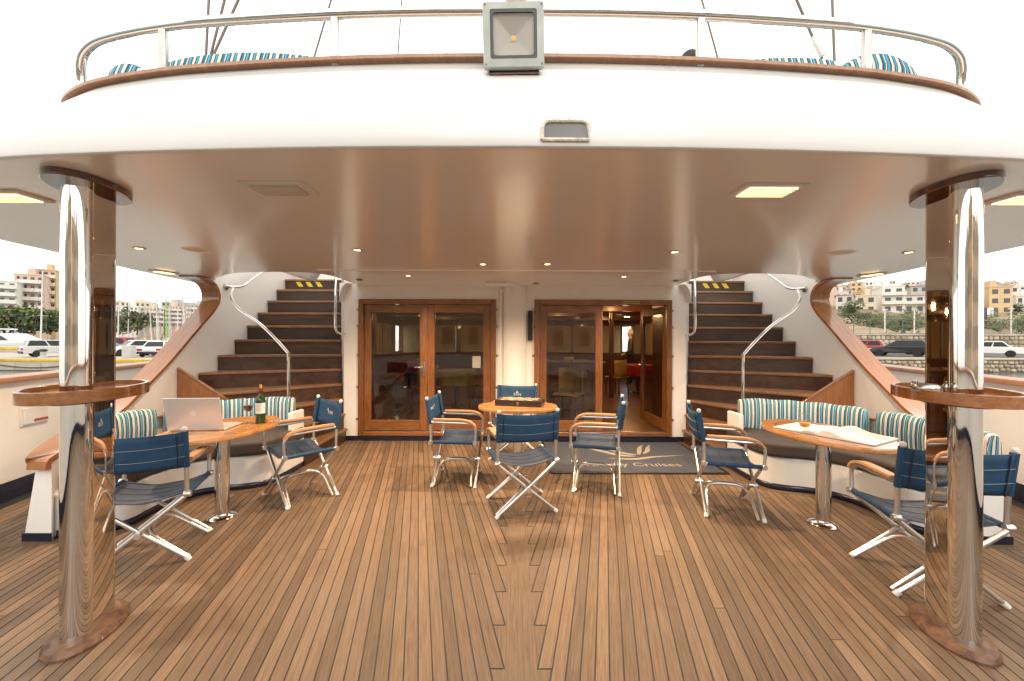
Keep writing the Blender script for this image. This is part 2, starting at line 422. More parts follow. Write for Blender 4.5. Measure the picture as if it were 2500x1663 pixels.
# ---- bench footprint (starboard side; port is mirrored)
BF = [(2.45, 4.62), (2.45, 4.2), (2.49, 3.99), (2.61, 3.89), (2.79, 3.83), (2.95, 3.73), (3.035, 3.55), (3.04, 3.32), (3.02, 3.13), (3.08, 3.0), (3.22, 2.95), (3.37, 2.91)]
BFs = [(p.x, p.y) for p in smooth_path([(x, y, 0) for x, y in BF], 5)]
for s in (-1, 1):
    mb = MB(); path = [Vector((s * x, y, 0)) for x, y in BFs] + [Vector((s * 3.58, 2.87, 0)), Vector((s * 4.1, 2.62, 0))]
    prof = [(-.005, -.001), (-.005, .003), (.085, .003), (.085, -.001)] if s < 0 else [(.005, -.001), (.005, .003), (-.085, .003), (-.085, -.001)]
    prof = [(-a, b) for a, b in prof]
    mb.sweep(path, prof); obj('margin_board', mb, 'teak_deck', deck)

# ---- ceiling (underside of the upper deck) with the two stair wells
def zc(d): return 2.214 + .0105 * d
OUT = [(0, 1.60), (.6, 1.606), (1.2, 1.63), (1.8, 1.67), (2.3, 1.725), (2.8, 1.85), (3.25, 2.06), (3.6, 2.33), (3.86, 2.65), (4.02, 2.95), (4.12, 3.2), (4.22, 3.7), (4.35, 4.3), (4.47, 4.9), (4.7, 6.5), (4.8, 8.2)]
OUTs = [(p.x, p.y) for p in smooth_path([(x, y, 0) for x, y in OUT], 4)]
def well(s):
    q = [Vector((s * 4.07, 8.0, 0))] + smooth_path([(s * 4.07, 5.45, 0), (s * 3.97, 5.26, 0), (s * 3.74, 5.08, 0), (s * 3.5, 4.87, 0), (s * 3.2, 4.76, 0), (s * 2.8, 4.72, 0), (s * 2.48, 4.76, 0), (s * 2.33, 4.98, 0), (s * 2.30, 5.3, 0)], 5) + [Vector((s * 2.30, 8.0, 0))]
    return [(p.x, p.y) for p in q]
bm = bmesh.new()
def loop(bm, pts):
    vs = [bm.verts.new((x, y, zc(y))) for x, y in pts]
    return [bm.edges.new((vs[i], vs[(i + 1) % len(vs)])) for i in range(len(vs))]
outline = [(-x, y) for x, y in reversed(OUTs)] + OUTs[1:]
ed = loop(bm, outline)
for s in (-1, 1): ed += loop(bm, well(s))
bmesh.ops.triangle_fill(bm, use_beauty=True, use_dissolve=False, edges=ed)
me = bpy.data.meshes.new('ceiling'); bm.to_mesh(me); bm.free(); me.materials.append(MATS['ceiling_paint'])
ceiling = tag(link('ceiling', me), kind='structure'); ceiling['label'] = 'glossy cream painted underside of the upper deck'
# lowered strip of headlining along the bulkhead
mb = MB(); mb.box(-2.28, 2.28, 4.55, 5.80, zc(5) - .012, zc(5.8) + .02); obj('headlining', mb, 'ceiling_paint', ceiling, bev=.004)
for s in (-1, 1):   # coaming round each stair well
    w = well(s); mb = MB(); mb.grid([[(x, y, zc(y)) for x, y in w], [(x, y, zc(y) + .16) for x, y in w]]); obj('well_coaming', mb, 'white_paint', ceiling)

# ---- upper deck: rounded fascia band, sloping bulwark, teak cap
ud = thing('upper_deck_bulwark', 'white curved bulwark and fascia of the upper deck above the ceiling', 'bulwark', (0, 1.6, 2.23))
mb = MB(); path = [Vector((x, y, zc(y))) for x, y in outline]
prof = [(.012, .0), (-.004, .001), (-.012, .006), (-.015, .014), (-.015, .115), (-.012, .124), (-.002, .130), (.03, .136), (.16, .142), (.16, .11), (.03, .03)]
mb.sweep(path, [(-a_, b_) for a_, b_ in prof]); obj('fascia', mb, 'white_paint', ud, smooth=22)
CAP = [(0, 1.90), (.5, 1.906), (.98, 1.925), (1.5, 1.963), (1.8, 1.997), (2.18, 2.07), (2.43, 2.17), (2.57, 2.28), (2.65, 2.45), (2.7, 2.8), (2.72, 3.6), (2.75, 6)]
BAS = [(0, 1.63), (.6, 1.636), (1.2, 1.66), (1.8, 1.71), (2.2, 1.78), (2.55, 1.9), (2.78, 2.08), (2.9, 2.3), (2.96, 2.55), (3.0, 2.9), (3.02, 3.7), (3.05, 6)]
CAPs = smooth_path([(x, y, 2.789 - .022 * min(1, x / 2.5) ** 2) for x, y in CAP], 6); BASs = smooth_path([(x, y, 2.36) for x, y in BAS], 6)
def mir(ps): return [Vector((-p.x, p.y, p.z)) for p in reversed(ps)] + list(ps[1:])
A, B = mir(CAPs), mir(BASs); mb = MB(); rows = []
for t in (0, .04, .1, .3, .55, .8, 1):
    bulge = -.03 * math.sin(math.pi * t)
    rows.append([B[i].lerp(A[i], t) + Vector((0, bulge, 0)) for i in range(len(A))])
mb.grid(rows); o = obj('bulwark_panel', mb, 'white_paint', ud, smooth=60)
sol = o.modifiers.new('thick', 'SOLIDIFY'); sol.thickness = .05; sol.offset = -1
mb = MB(); uf = [p for p in B if p.y < 4.6]; mb.grid([[(p.x, p.y, 2.358) for p in uf], [(p.x, 4.62, 2.358) for p in uf]]); mb.box(-2.3, 2.3, 4.621, 9.4, 2.352, 2.358); obj('upper_deck_floor', mb, 'white_wall', ud, smooth=0)
mb = MB(); mb.sweep([p + Vector((0, .012, .012)) for p in A], [(-.045, -.008), (-.05, 0), (-.042, .009), (-.015, .016), (.02, .015), (.045, .008), (.045, -.008)])
obj('cap_rail', mb, 'cap_teak', ud, smooth=50)
# flat grey plate in place of a dark hole in the fascia, ragged paint round it
z0, z1, x0, x1, y0 = 2.258, 2.333, .072, .258, 1.5825
ring = fillet([(x0, 0, z0), (x0, 0, z1), (x1, 0, z1), (x1, 0, z0)], .035, 5); ring = ring + [ring[0]]
mb = MB(); mb.tube([Vector((p.x, y0 - .002, p.z)) for p in ring], .008, 8); obj('drain_rim', mb, 'chipped_paint', ud)
mb = MB(); mb.add([(p.x, y0 + .0005, p.z) for p in ring[:-1]], [tuple(range(len(ring) - 1))]); obj('drain_plate', mb, 'grey_inside', ud)

# stainless guard rail
gr = thing('guard_rail', 'polished steel guard rail along the top of the upper deck bulwark', 'rail', (0, 1.91, 2.84))
rail = [Vector((p.x, p.y, 3.03)) for p in CAPs if p.x < 1.95]
rail += smooth_path([(2.05, 2.043, 3.03), (2.22, 2.085, 3.024), (2.33, 2.125, 2.998), (2.39, 2.16, 2.958), (2.418, 2.185, 2.905), (2.425, 2.195, 2.78)], 5)
mb = MB(); mb.tube(mir(rail), .0235, 14); obj('top_tube', mb, 'chrome', gr)
for X in (-1.80, -.905, .86, 1.72):
    y = interp(CAP, abs(X)); mb = MB(); mb.box(X - .021, X + .021, y - .013, y + .013, 2.79, 3.02); obj('post', mb, 'steel', gr, bev=.006)

# ---- deckhouse bulkhead with two door openings
YB = 5.76; ZT = zc(YB) - .012
mb = MB()
def wallbox(x0, x1, z0, z1): mb.box(x0, x1, YB, YB + .12, z0, z1)
wallbox(-2.475, -2.262, 0, ZT); wallbox(2.262, 2.475, 0, ZT); wallbox(-.277, .277, 0, ZT)
for s in (-1, 1):
    a, b = sorted((s * .277, s * 2.262)); wallbox(a, b, 2.052, ZT); wallbox(a, b, 0, .083)
bulk = struct('bulkhead_wall', mb, 'white_wall', smooth=0); bulk['label'] = 'cream painted deckhouse wall around the two saloon doors'
for s in (-1, 1):   # canted corners running into the stair sides
    mb = MB(); mb.add([(s * 2.475, YB, 0), (s * 2.475, YB, ZT + .03), (s * 2.60, YB + .2, 0), (s * 2.60, YB + .2, ZT + .5), (s * 2.61, 7.04, 0), (s * 2.61, 7.04, 3.2)], [(0, 1, 3, 2), (2, 3, 5, 4)])
    obj('corner_panel', mb, 'white_wall', bulk)
    mb = MB(); arc = [(2.475 - .0, ZT - .3)] + [(2.475 - .17 + .17 * math.cos(t), ZT - .3 + .3 * math.sin(t)) for t in [math.pi / 2 * i / 8 for i in range(9)]]
    arc = [(2.40, ZT - .32), (2.405, ZT - .22), (2.43, ZT - .12), (2.475, ZT - .04), (2.53, ZT), (2.50, ZT), (2.476, ZT - .32)]
    arc = [(2.475, ZT - .26), (2.466, ZT - .16), (2.44, ZT - .07), (2.40, ZT - .018), (2.36, ZT), (2.475, ZT)]
    vs = [(s * x, y, z) for y in (5.60, 5.758) for x, z in arc]; n = len(arc)
    mb.add(vs, [tuple(range(n)), tuple(range(2 * n - 1, n - 1, -1))] + [(i, (i + 1) % n, n + (i + 1) % n, n + i) for i in range(n)]); obj('bracket', mb, 'white_wall', bulk)
mb = MB(); mb.box(-2.478, 2.478, YB - .006, YB - .001, .004, .075); obj('kick_strip', mb, 'navy_paint', bulk)
mb = MB(); mb.lathe([(.175, 0), (.175, ZT)], (0, YB + .03, 0), 32); obj('mast_trunk', mb, 'white_wall', bulk)
mb = MB(); mb.tube(fillet([(-.205, YB - .03, .08), (-.205, YB - .03, 2.16), (-.205, YB - .12, 2.2)], .03), .017, 10); obj('conduit', mb, 'white_wall', bulk)

# ---- wing walls with the swept opening, mahogany edge
def xw(d):
    t = min(1, max(0, (d - 2.87) / 1.63)); return 3.36 + .68 * (1 - (1 - t) ** 2)
def wt(d): return lerp(.10, .2, min(1, max(0, (d - 2.87) / 1.3)))
EDGE = [(5.03, 2.262), (5.14, 2.258), (5.26, 2.235), (5.36, 2.18), (5.41, 2.09), (5.41, 1.99), (5.36, 1.90), (5.28, 1.81), (5.0, 1.545), (4.58, 1.145), (4.2, .85), (3.98, .735), (3.7, .675), (3.3, .64), (3.0, .62), (2.87, .61)]
low = sorted([e for e in EDGE if e[1] < 2.04] + [(5.41, 2.02)])
up = sorted([e for e in EDGE if e[1] > 2.0])
for s in (-1, 1):
    side = 'port' if s < 0 else 'starboard'
    w = MB()
    for off in (0, .2):
        dd = [2.87 + (5.41 - 2.87) * i / 24 for i in range(25)]
        w.grid([[(s * (xw(d) + off), d, 0) for d in dd], [(s * (xw(d) + (wt(d) if off else 0)), d, max(.3, interp(low, d) - .01)) for d in dd]])
        du = [5.03 + (5.41 - 5.03) * i / 10 for i in range(11)]
        w.grid([[(s * (4.04 + off), d, min(interp(up, d) + .01, 2.275)) for d in du], [(s * (4.04 + off), d, zc(d) + .05) for d in du]])
        w.grid([[(s * (4.04 + off), d, 0) for d in (5.41, 9)], [(s * (4.04 + off), d, 3.3) for d in (5.41, 9)]])
    w.add([(s * 3.36, 2.87, 0), (s * 3.56, 2.87, 0), (s * 3.46, 2.87, .6), (s * 3.36, 2.87, .6)], [(0, 1, 2, 3)])
    wing = struct('wing_wall', w, 'white_wall'); wing['label'] = f'white side wall sweeping down to the bench on the {side} side'
    t = MB(); path = []
    fine = smooth_path([(0, d, z) for d, z in EDGE], 5)
    for p in fine: path.append(Vector((s * (xw(p.y) + wt(p.y) / 2), p.y, p.z)))
    path += [Vector((s * 3.41, 2.845, .595)), Vector((s * 3.41, 2.83, .565)), Vector((s * 3.41, 2.828, .53))]
    t.sweep(path, [(-.118, -.012), (-.118, .02), (-.1, .034), (.1, .034), (.118, .02), (.118, -.012)], lat=(1, 0, 0))
    for i, p in enumerate(path):      # the board narrows with the wall it caps
        k = (wt(p.y) / 2 + .018) / .118
        for q in range(6): v = t.v[i * 6 + q]; t.v[i * 6 + q] = (p.x + (v[0] - p.x) * k, v[1], v[2])
    obj('edge_trim', t, 'varnish_trim', wing, smooth=50)
    k = MB(); k.box(*sorted((s * 3.355, s * 3.565)), 2.862, 2.868, .004, .062); obj('kick_strip', k, 'navy_paint', wing)

# ---- hull bulwarks round the stern
hp = [Vector((interp(HULL, d), d, 0)) for d in [9, 8, 7, 6, 5, 4.2, 3.52, 2.8, 2, 1, 0, -.5, -1, -1.6, -2.2, -2.6, -3, -3.25, -3.45, -3.56]]
hp = smooth_path([(p.x, p.y, 0) for p in hp], 3)
full = [Vector((-p.x, p.y, 0)) for p in hp] + [Vector((0, -3.62, 0))] + [p for p in reversed(hp)]
zr = lambda p: 1.03 + .012 * max(0, p.y)
mb = MB(); ins = []
mb.grid([[(p.x, p.y, -1.6) for p in full], [(p.x, p.y, 0) for p in full], [(p.x * 1.012, p.y, zr(p)) for p in full]])
mb.grid([[(p.x * 1.03, p.y, -1.6) for p in full], [(p.x * 1.03 + .03 * (1 if p.x > 0 else -1), p.y * 1.01, zr(p)) for p in full]])
hull = struct('hull_bulwark', mb, 'white_wall', smooth=60); hull['label'] = 'white inside of the hull bulwark round the stern'
mb = MB(); mb.grid([[(p.x * .997, p.y * .999, .004) for p in full], [(p.x * 1.0005, p.y * .999, .17) for p in full]]); obj('navy_band', mb, 'navy_paint', hull)
mb = MB(); mb.sweep([Vector((p.x * 1.02, p.y, zr(p) + .01)) for p in full], [(-.09, -.025), (-.1, 0), (-.09, .025), (-.04, .04), (.04, .04), (.09, .025), (.1, 0), (.09, -.025)]); obj('cap_rail', mb, 'cap_teak', hull, smooth=50)
# inspection hatch on the port bulwark
hd = thing('access_hatch', 'small white access hatch with red label on the port bulwark', 'hatch', (-4.6, 3.8, .6))
hx = lambda d, z: -(interp(HULL, d) * (1 + .012 * z) - .004)
mb = MB()
for off, g in ((0, 0), (.02, .018)):
    q = [(3.72 + g, .63 + g), (3.72 + g, .82 - g), (4.0 - g, .82 - g), (4.0 - g, .63 + g)]
    mb.add([(hx(d, z) + off + .012, d, z) for d, z in q] + [(hx(d, z) - .002, d, z) for d, z in q], [(0, 1, 2, 3), (0, 1, 5, 4), (1, 2, 6, 5), (2, 3, 7, 6), (3, 0, 4, 7)])
obj('hatch_cover', mb, 'cap_white', hd, bev=.006)
mb = MB(); mb.add([(hx(d, z) + .035, d, z) for d, z in ((3.83, .665), (3.83, .69), (3.975, .69), (3.975, .665))], [(0, 1, 2, 3)]); obj('red_label', mb, 'red_print', hd)

# ================================================================ STAIRS
def stair(s):
    side = 'port' if s < 0 else 'starboard'
    st = thing('staircase', f'dark mahogany winding staircase to the upper deck on the {side} side', 'staircase', (s * 3.1, 5.2, 0), 'stairs either side of the saloon')
    zk = lambda k: .19 + .212 * (11 - k)
    N = {11: ((2.43, 5.74), (2.43, 4.60)), 10: ((2.47, 5.77), (2.74, 4.60)), 9: ((2.49, 5.80), (3.06, 4.64)), 8: ((2.52, 5.84), (3.47, 4.78)), 7: ((2.55, 5.87), (4.03, 5.06)),
         6: ((2.56, 5.90), (4.03, 5.40)), 5: ((2.57, 5.93), (4.03, 5.73)), 4: ((2.57, 6.0), (4.03, 6.0)), 3: ((2.58, 6.25), (4.03, 6.25)), 2: ((2.58, 6.5), (4.03, 6.5)), 1: ((2.58, 6.75), (4.03, 6.75)), 0: ((2.58, 7.0), (4.03, 7.0)), -1: ((2.58, 9), (4.03, 9))}
    for k in range(11, -1, -1):
        (i, o), (i2, o2) = N[k], N[k - 1]
        poly = [i, o] + ([(4.03, 4.78)] if k == 8 else []) + [o2, i2]
        dirn = (Vector(o) - Vector(i)).normalized(); nrm = Vector((dirn.y, -dirn.x))
        if nrm.y > 0 or (abs(nrm.y) < .05 and nrm.x > 0): nrm = -nrm
        back = nrm * -.05
        q = [Vector(p) for p in poly]; q[-1] += back; q[-2] += back
        q[0] += nrm * .022; q[1] += nrm * .022
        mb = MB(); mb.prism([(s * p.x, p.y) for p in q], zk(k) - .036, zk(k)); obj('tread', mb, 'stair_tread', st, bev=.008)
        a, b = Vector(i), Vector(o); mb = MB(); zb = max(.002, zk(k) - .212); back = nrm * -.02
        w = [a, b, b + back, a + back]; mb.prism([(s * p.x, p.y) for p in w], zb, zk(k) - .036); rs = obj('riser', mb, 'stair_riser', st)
        if k == 0:
            for j in range(3):
                xx = 3.40 + j * .17
                mb = MB(); yy = 6.996; mb.add([(s * 1 * xx - .05, yy, zk(0) - .13), (s * xx + .03, yy, zk(0) - .13), (s * xx - .03, yy, zk(0) - .045), (s * xx - .11, yy, zk(0) - .045)], [(0, 1, 2, 3)]); obj('hazard_stripe', mb, 'yellow_tape', rs)
    # mahogany cheek panel at the outer side of the winders
    pl = [(2.9, .40), (3.0, .46), (4.03, 1.10), (4.03, .40)]
    mb = MB(); vs = [(s * x, y, z) for y in (4.74, 4.765) for x, z in pl]; mb.add(vs, [(0, 1, 2, 3), (7, 6, 5, 4)] + [(i, (i + 1) % 4, 4 + (i + 1) % 4, 4 + i) for i in range(4)]); obj('cheek_panel', mb, 'plinth_front', st)
    mb = MB(); mb.sweep([(s * 2.98, 4.752, .46), (s * 4.03, 4.752, 1.115)], [(-.022, -.008), (-.022, .012), (.022, .012), (.022, -.008)]); obj('cheek_moulding', mb, 'varnish_x', st, bev=.004)
    # closing face under the lowest winders
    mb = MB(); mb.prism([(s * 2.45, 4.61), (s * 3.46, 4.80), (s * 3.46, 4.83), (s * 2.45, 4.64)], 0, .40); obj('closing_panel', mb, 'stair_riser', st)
    # handrails
    hr = thing('stair_handrail', f'S-curved steel handrail beside the {side} staircase', 'handrail', (s * 2.66, 4.65, .4), 'stair handrails')
    pts = [(2.66, 4.66, .5), (2.66, 4.66, 1.24), (2.69, 4.67, 1.325), (3.06, 4.8, 1.63), (3.46, 5.0, 1.83), (3.70, 5.2, 1.985), (3.84, 5.38, 2.1), (3.90, 5.5, 2.17), (3.99, 5.56, 2.19)]
    mb = MB(); mb.tube([Vector((s * p.x, p.y, p.z)) for p in smooth_path(pts, 6)], .018, 12); obj('lower_tube', mb, 'chrome', hr)
    pts = [(4.02, 5.54, 2.205), (3.93, 5.6, 2.20), (3.90, 5.72, 2.24), (3.93, 6.0, 2.40), (3.95, 6.4, 2.62), (3.95, 6.8, 2.86)]
    mb = MB(); mb.tube([Vector((s * p.x, p.y, p.z)) for p in smooth_path(pts, 5)], .018, 12); obj('upper_tube', mb, 'chrome', hr)
    mb = MB(); mb.lathe([(0, 0), (.045, 0), (.045, .012), (.02, .02), (0, .02)], seg=16, T=Matrix.Translation((s * 4.036, 5.55, 2.195)) @ Matrix.Rotation(-s * R(90), 4, 'Y')); obj('wall_flange', mb, 'steel', hr)
    gb = thing('grab_rail', f'short upright grab rail on the deckhouse corner by the {side} stairs', 'handrail', (s * 2.5, 5.72, 1.55), 'grab rails')
    pts = [(2.47, 5.76, 1.55), (2.53, 5.69, 1.56), (2.565, 5.68, 1.66), (2.58, 5.72, 2.0), (2.60, 5.80, 2.45), (2.60, 6.1, 2.8)]
    mb = MB(); mb.tube([Vector((s * p.x, p.y, p.z)) for p in smooth_path(pts, 5)], .018, 12); obj('rail_tube', mb, 'chrome', gb)
for s in (-1, 1): stair(s)
for s in (-1, 1):
    side = 'port' if s < 0 else 'starboard'
    lb = thing('lifebuoy', f'orange lifebuoy hanging above the top of the {side} stairs', 'lifebuoy', (s * 3.82, 7.3, 2.6), 'lifebuoys')
    ring = [(.30 * math.cos(t), 0, .30 * math.sin(t)) for t in [2 * math.pi * i / 28 for i in range(29)]]
    mb = MB(); mb.tube([Vector((s * 3.82 + x, 7.3, 2.93 + z)) for x, _, z in ring], .058, 12, caps=False); obj('ring', mb, 'orange_buoy', lb, smooth=80)
    for a in (45, 135, 225, 315):
        t = R(a); mb = MB(); cc = Vector((s * 3.82 + .30 * math.cos(t), 7.3, 2.93 + .30 * math.sin(t))); tv = Vector((-math.sin(t), 0, math.cos(t))); mb.tube([cc - tv * .03, cc + tv * .03], .061, 12); obj('band', mb, 'cap_white', lb)
    mb = MB(); mb.tube([(s * 3.82, 7.36, 2.42), (s * 3.82, 7.36, 3.25)], .02, 8); obj('stanchion', mb, 'steel', lb)

# ================================================================ BENCHES
BACK = [(2.52, 4.60), (2.78, 4.545), (3.05, 4.41), (3.29, 4.19), (3.45, 3.9), (3.53, 3.55), (3.52, 3.2), (3.44, 2.89)]
def bench(s):
    side = 'port' if s < 0 else 'starboard'
    bn = thing('curved_bench', f'white curved {side} bench with dark brown seat cushion around the oval table', 'bench', (s * 3.1, 3.8, 0), 'curved corner benches')
    bk = [(p.x, p.y) for p in smooth_path([(x, y, 0) for x, y in BACK], 5)]
    poly = BFs[:-1] + list(reversed([(x + .06, y + .06) for x, y in bk]))
    mb = MB(); mb.prism([(s * x, y) for x, y in poly], .0, .32); obj('base', mb, 'white_paint', bn, bev=.012)
    mb = MB(); path = [Vector((s * x, y, 0)) for x, y in BFs]; sg = 1 if s > 0 else -1
    mb.grid([[p + Vector((-.004 * s, -.004, .006)) for p in path], [p + Vector((-.004 * s, -.004, .062)) for p in path]]); o = obj('kick_strip', mb, 'navy_paint', bn)
    sol = o.modifiers.new('t', 'SOLIDIFY'); sol.thickness = .006; sol.offset = 0
    # seat cushion: same plan, overhanging front, rounded
    cpoly = [(x - .02 * (1 if i < 34 else 0), y - .02) for i, (x, y) in enumerate(BFs[:-4])] + list(reversed(bk))[3:]
    mb = MB(); mb.prism([(s * x, y) for x, y in cpoly], .325, .465); obj('seat_cushion', mb, 'brown_cushion', bn, bev=.035, seg=4, smooth=60)
    # back panel with wooden ledge
    path = [Vector((s * (x + .11), y + .09, .32)) for x, y in bk[:-7]]
    mb = MB(); mb.sweep(path, [(-.02, 0), (-.02, .36), (.02, .36), (.02, 0)]); obj('back_panel', mb, 'white_wall', bn)
    mb = MB(); mb.sweep(path, [(-.05, .36), (-.05, .385), (.05, .385), (.05, .36)]); obj('back_ledge', mb, 'varnish', bn, bev=.006)
    mb = MB(); mb.sweep([Vector((s * 2.475, 4.62, 0)), Vector((s * 2.475, 4.36, 0))], [(-.025, .3), (-.025, .66), (.025, .66), (.025, .3)]); obj('end_panel', mb, 'white_paint', bn, bev=.015)
    # loose back cushions
    dense = smooth_path([(x, y, 0) for x, y in BACK], 12); L = [0]
    for a, b in zip(dense, dense[1:]): L.append(L[-1] + (b - a).length)
    tot = L[-1]
    def seg(t0, t1):
        return [dense[i] for i in range(len(dense)) if t0 * tot <= L[i] <= t1 * tot]
    for j, (t0, t1, nm) in enumerate(((.03 if s > 0 else .015, .535, 'longer striped back cushion nearest the stairs'), (.565, .985 if s > 0 else .80, 'striped back cushion at the aft end'))):
        c = seg(t0, t1); n = len(c); mb = MB(); rows = []; uv = []
        prof = [(-.015, .0), (-.03, .06), (-.035, .17), (-.025, .27), (-.005, .318), (.015, .330), (.05, .332), (.08, .322), (.095, .28), (.1, .1), (.095, 0)]
        u = 0
        for i, p in enumerate(c):
            t = (c[min(i + 1, n - 1)] - c[max(i - 1, 0)]).normalized(); nr = Vector((-t.y, t.x, 0))
            if nr.x < 0: nr = -nr
            e = min(i, n - 1 - i); k = 1 - .35 * math.exp(-e * 1.1); dz = -.02 * math.exp(-e * .9)
            if i: u += (p - c[i - 1]).length
            row = []
            for a, b in prof:
                q = p + nr * (lerp(.045, a, k)); row.append(Vector((s * q.x, q.y, .468 + b + (dz if b > .2 else 0) + .004 * math.sin(u * 23 + b * 9)))); uv.append((u + .5 * j, b))
            rows.append(row)
        mb.grid(rows, uv=uv); m = len(prof); k0 = 0
        for row, fl_ in ((rows[0], 0), (rows[-1], 1)):      # sewn ends carry the stripe too
            c0 = row[0]; mb.add(row, [tuple(range(m))], 0, [(.5 * j + (Vector((p.x, p.y, 0)) - Vector((c0.x, c0.y, 0))).length * 1.6, p.z) for p in row])
        o = obj('back_cushion', mb, 'striped_canvas', smooth=70)
        tag(o, f'{nm} on the {side} bench', 'cushion', 'striped bench cushions')
for s in (-1, 1): bench(s)
# ================================================================ COLUMNS WITH DRINK TRAYS
for s in (-1, 1):
    side = 'port' if s < 0 else 'starboard'
    c = (s * 2.165, 1.997); az = s * R(20)
    co = thing('column', f'polished steel {side} column with round-ended varnished wooden drinks tray', 'column', (c[0], c[1], 0), 'steel deck columns')
    top = zc(2.0)
    mb = MB(); mb.prism(stadium(.061, .16, az, c, 24), .03, top - .03); obj('shaft', mb, 'chrome', co, smooth=30)
    mb = MB(); n = 40
    lay = [(.135, .22, .0), (.135, .22, .012), (.125, .21, .026), (.10, .185, .036), (.072, .15, .037)]
    for i in range(len(lay) - 1):
        a, b = [[(x, y, z) for x, y in oval(w, l, n, -az, c)] for w, l, z in (lay[i], lay[i + 1])]
        mb.grid([a + [a[0]], b + [b[0]]])
    mb.add([(x, y, .037) for x, y in oval(.072, .15, n, -az, c)], [tuple(range(n))]); obj('base_plate', mb, 'worn_base', co, smooth=50)
    mb = MB(); mb.prism(oval(.14, .225, n, -az, c), top - .034, top - .002); obj('cap_plate', mb, 'dark_varnish', co, bev=.004)
    mb = MB(); mb.prism(oval(.195, .305, 48, -az, c), 1.175, 1.205); tr = obj('tray', mb, 'varnish_light', co)
    ro, ri = oval(.205, .315, 48, -az, c), oval(.188, .298, 48, -az, c)
    mb = MB(); L = [[(x, y, z) for x, y in pp] for pp, z in ((ro, 1.172), (ro, 1.228), (ri, 1.228), (ri, 1.172))]
    L = [q + [q[0]] for q in L]; mb.grid(L + [L[0]]); obj('tray_rim', mb, 'varnish', tr, bev=.003)
    mb = MB(); mb.prism(oval(.12, .2, 32, -az, c), 1.155, 1.1745); obj('tray_support', mb, 'dark_varnish', tr)

# ================================================================ TABLES
def table(c, a, b, z, rot, name, label, dark=False):
    t = thing(name, label, 'table', (c[0], c[1], 0))
    mb = MB(); lay = [(.985, z - .036), (1.0, z - .030), (1.0, z - .008), (.99, z)]
    rows = [[(x, y, zz) for x, y in oval(a * k, b * k, 56, rot, c)] for k, zz in lay]; rows = [r + [r[0]] for r in rows]; mb.grid(rows)
    n = 56; mb.add([(x, y, z - .036) for x, y in oval(a * .985, b * .985, n, rot, c)], [tuple(range(n - 1, -1, -1))])
    rim = obj('table_rim', mb, 'varnish_light', t, smooth=40)
    mb = MB(); mb.add([(x, y, z) for x, y in oval(a * .99, b * .99, n, rot, c)], [tuple(range(n))]); obj('tabletop', mb, 'varnish_light', t)
    q = oval(a * .80, b * .74, n, rot, c); mb = MB(); i2 = oval(a * .785, b * .72, n, rot, c)
    A, B = [[(x, y, z + .0006) for x, y in p] for p in (q, i2)]; mb.grid([A + [A[0]], B + [B[0]]]); obj('inlay_line', mb, 'dark_varnish', t)
    mb = MB(); mb.lathe([(.052, .018), (.052, z - .06)], (c[0], c[1], 0), 28); obj('leg', mb, 'chrome', t)
    mb = MB(); mb.lathe([(.0, 0.003), (.105, .003), (.105, .01), (.095, .02), (.07, .026), (.056, .03), (.053, .04)], (c[0], c[1], 0), 32); obj('foot_flange', mb, 'chrome', t)
    mb = MB(); mb.box(c[0] - .14, c[0] + .14, c[1] - .14, c[1] + .14, z - .06, z - .037); obj('bearer', mb, 'dark_varnish', t)
    return t
table((-2.42, 3.27), .335, .52, .74, R(-6), 'oval_table', 'oval varnished table with laptop and wine in front of the port bench')
table((2.445, 3.18), .335, .52, .74, R(8), 'oval_table', 'oval varnished table with an open book in front of the starboard bench')
table((.02, 4.27), .425, .31, .765, 0, 'oval_table', 'small varnished table with a board game box near the saloon doors')

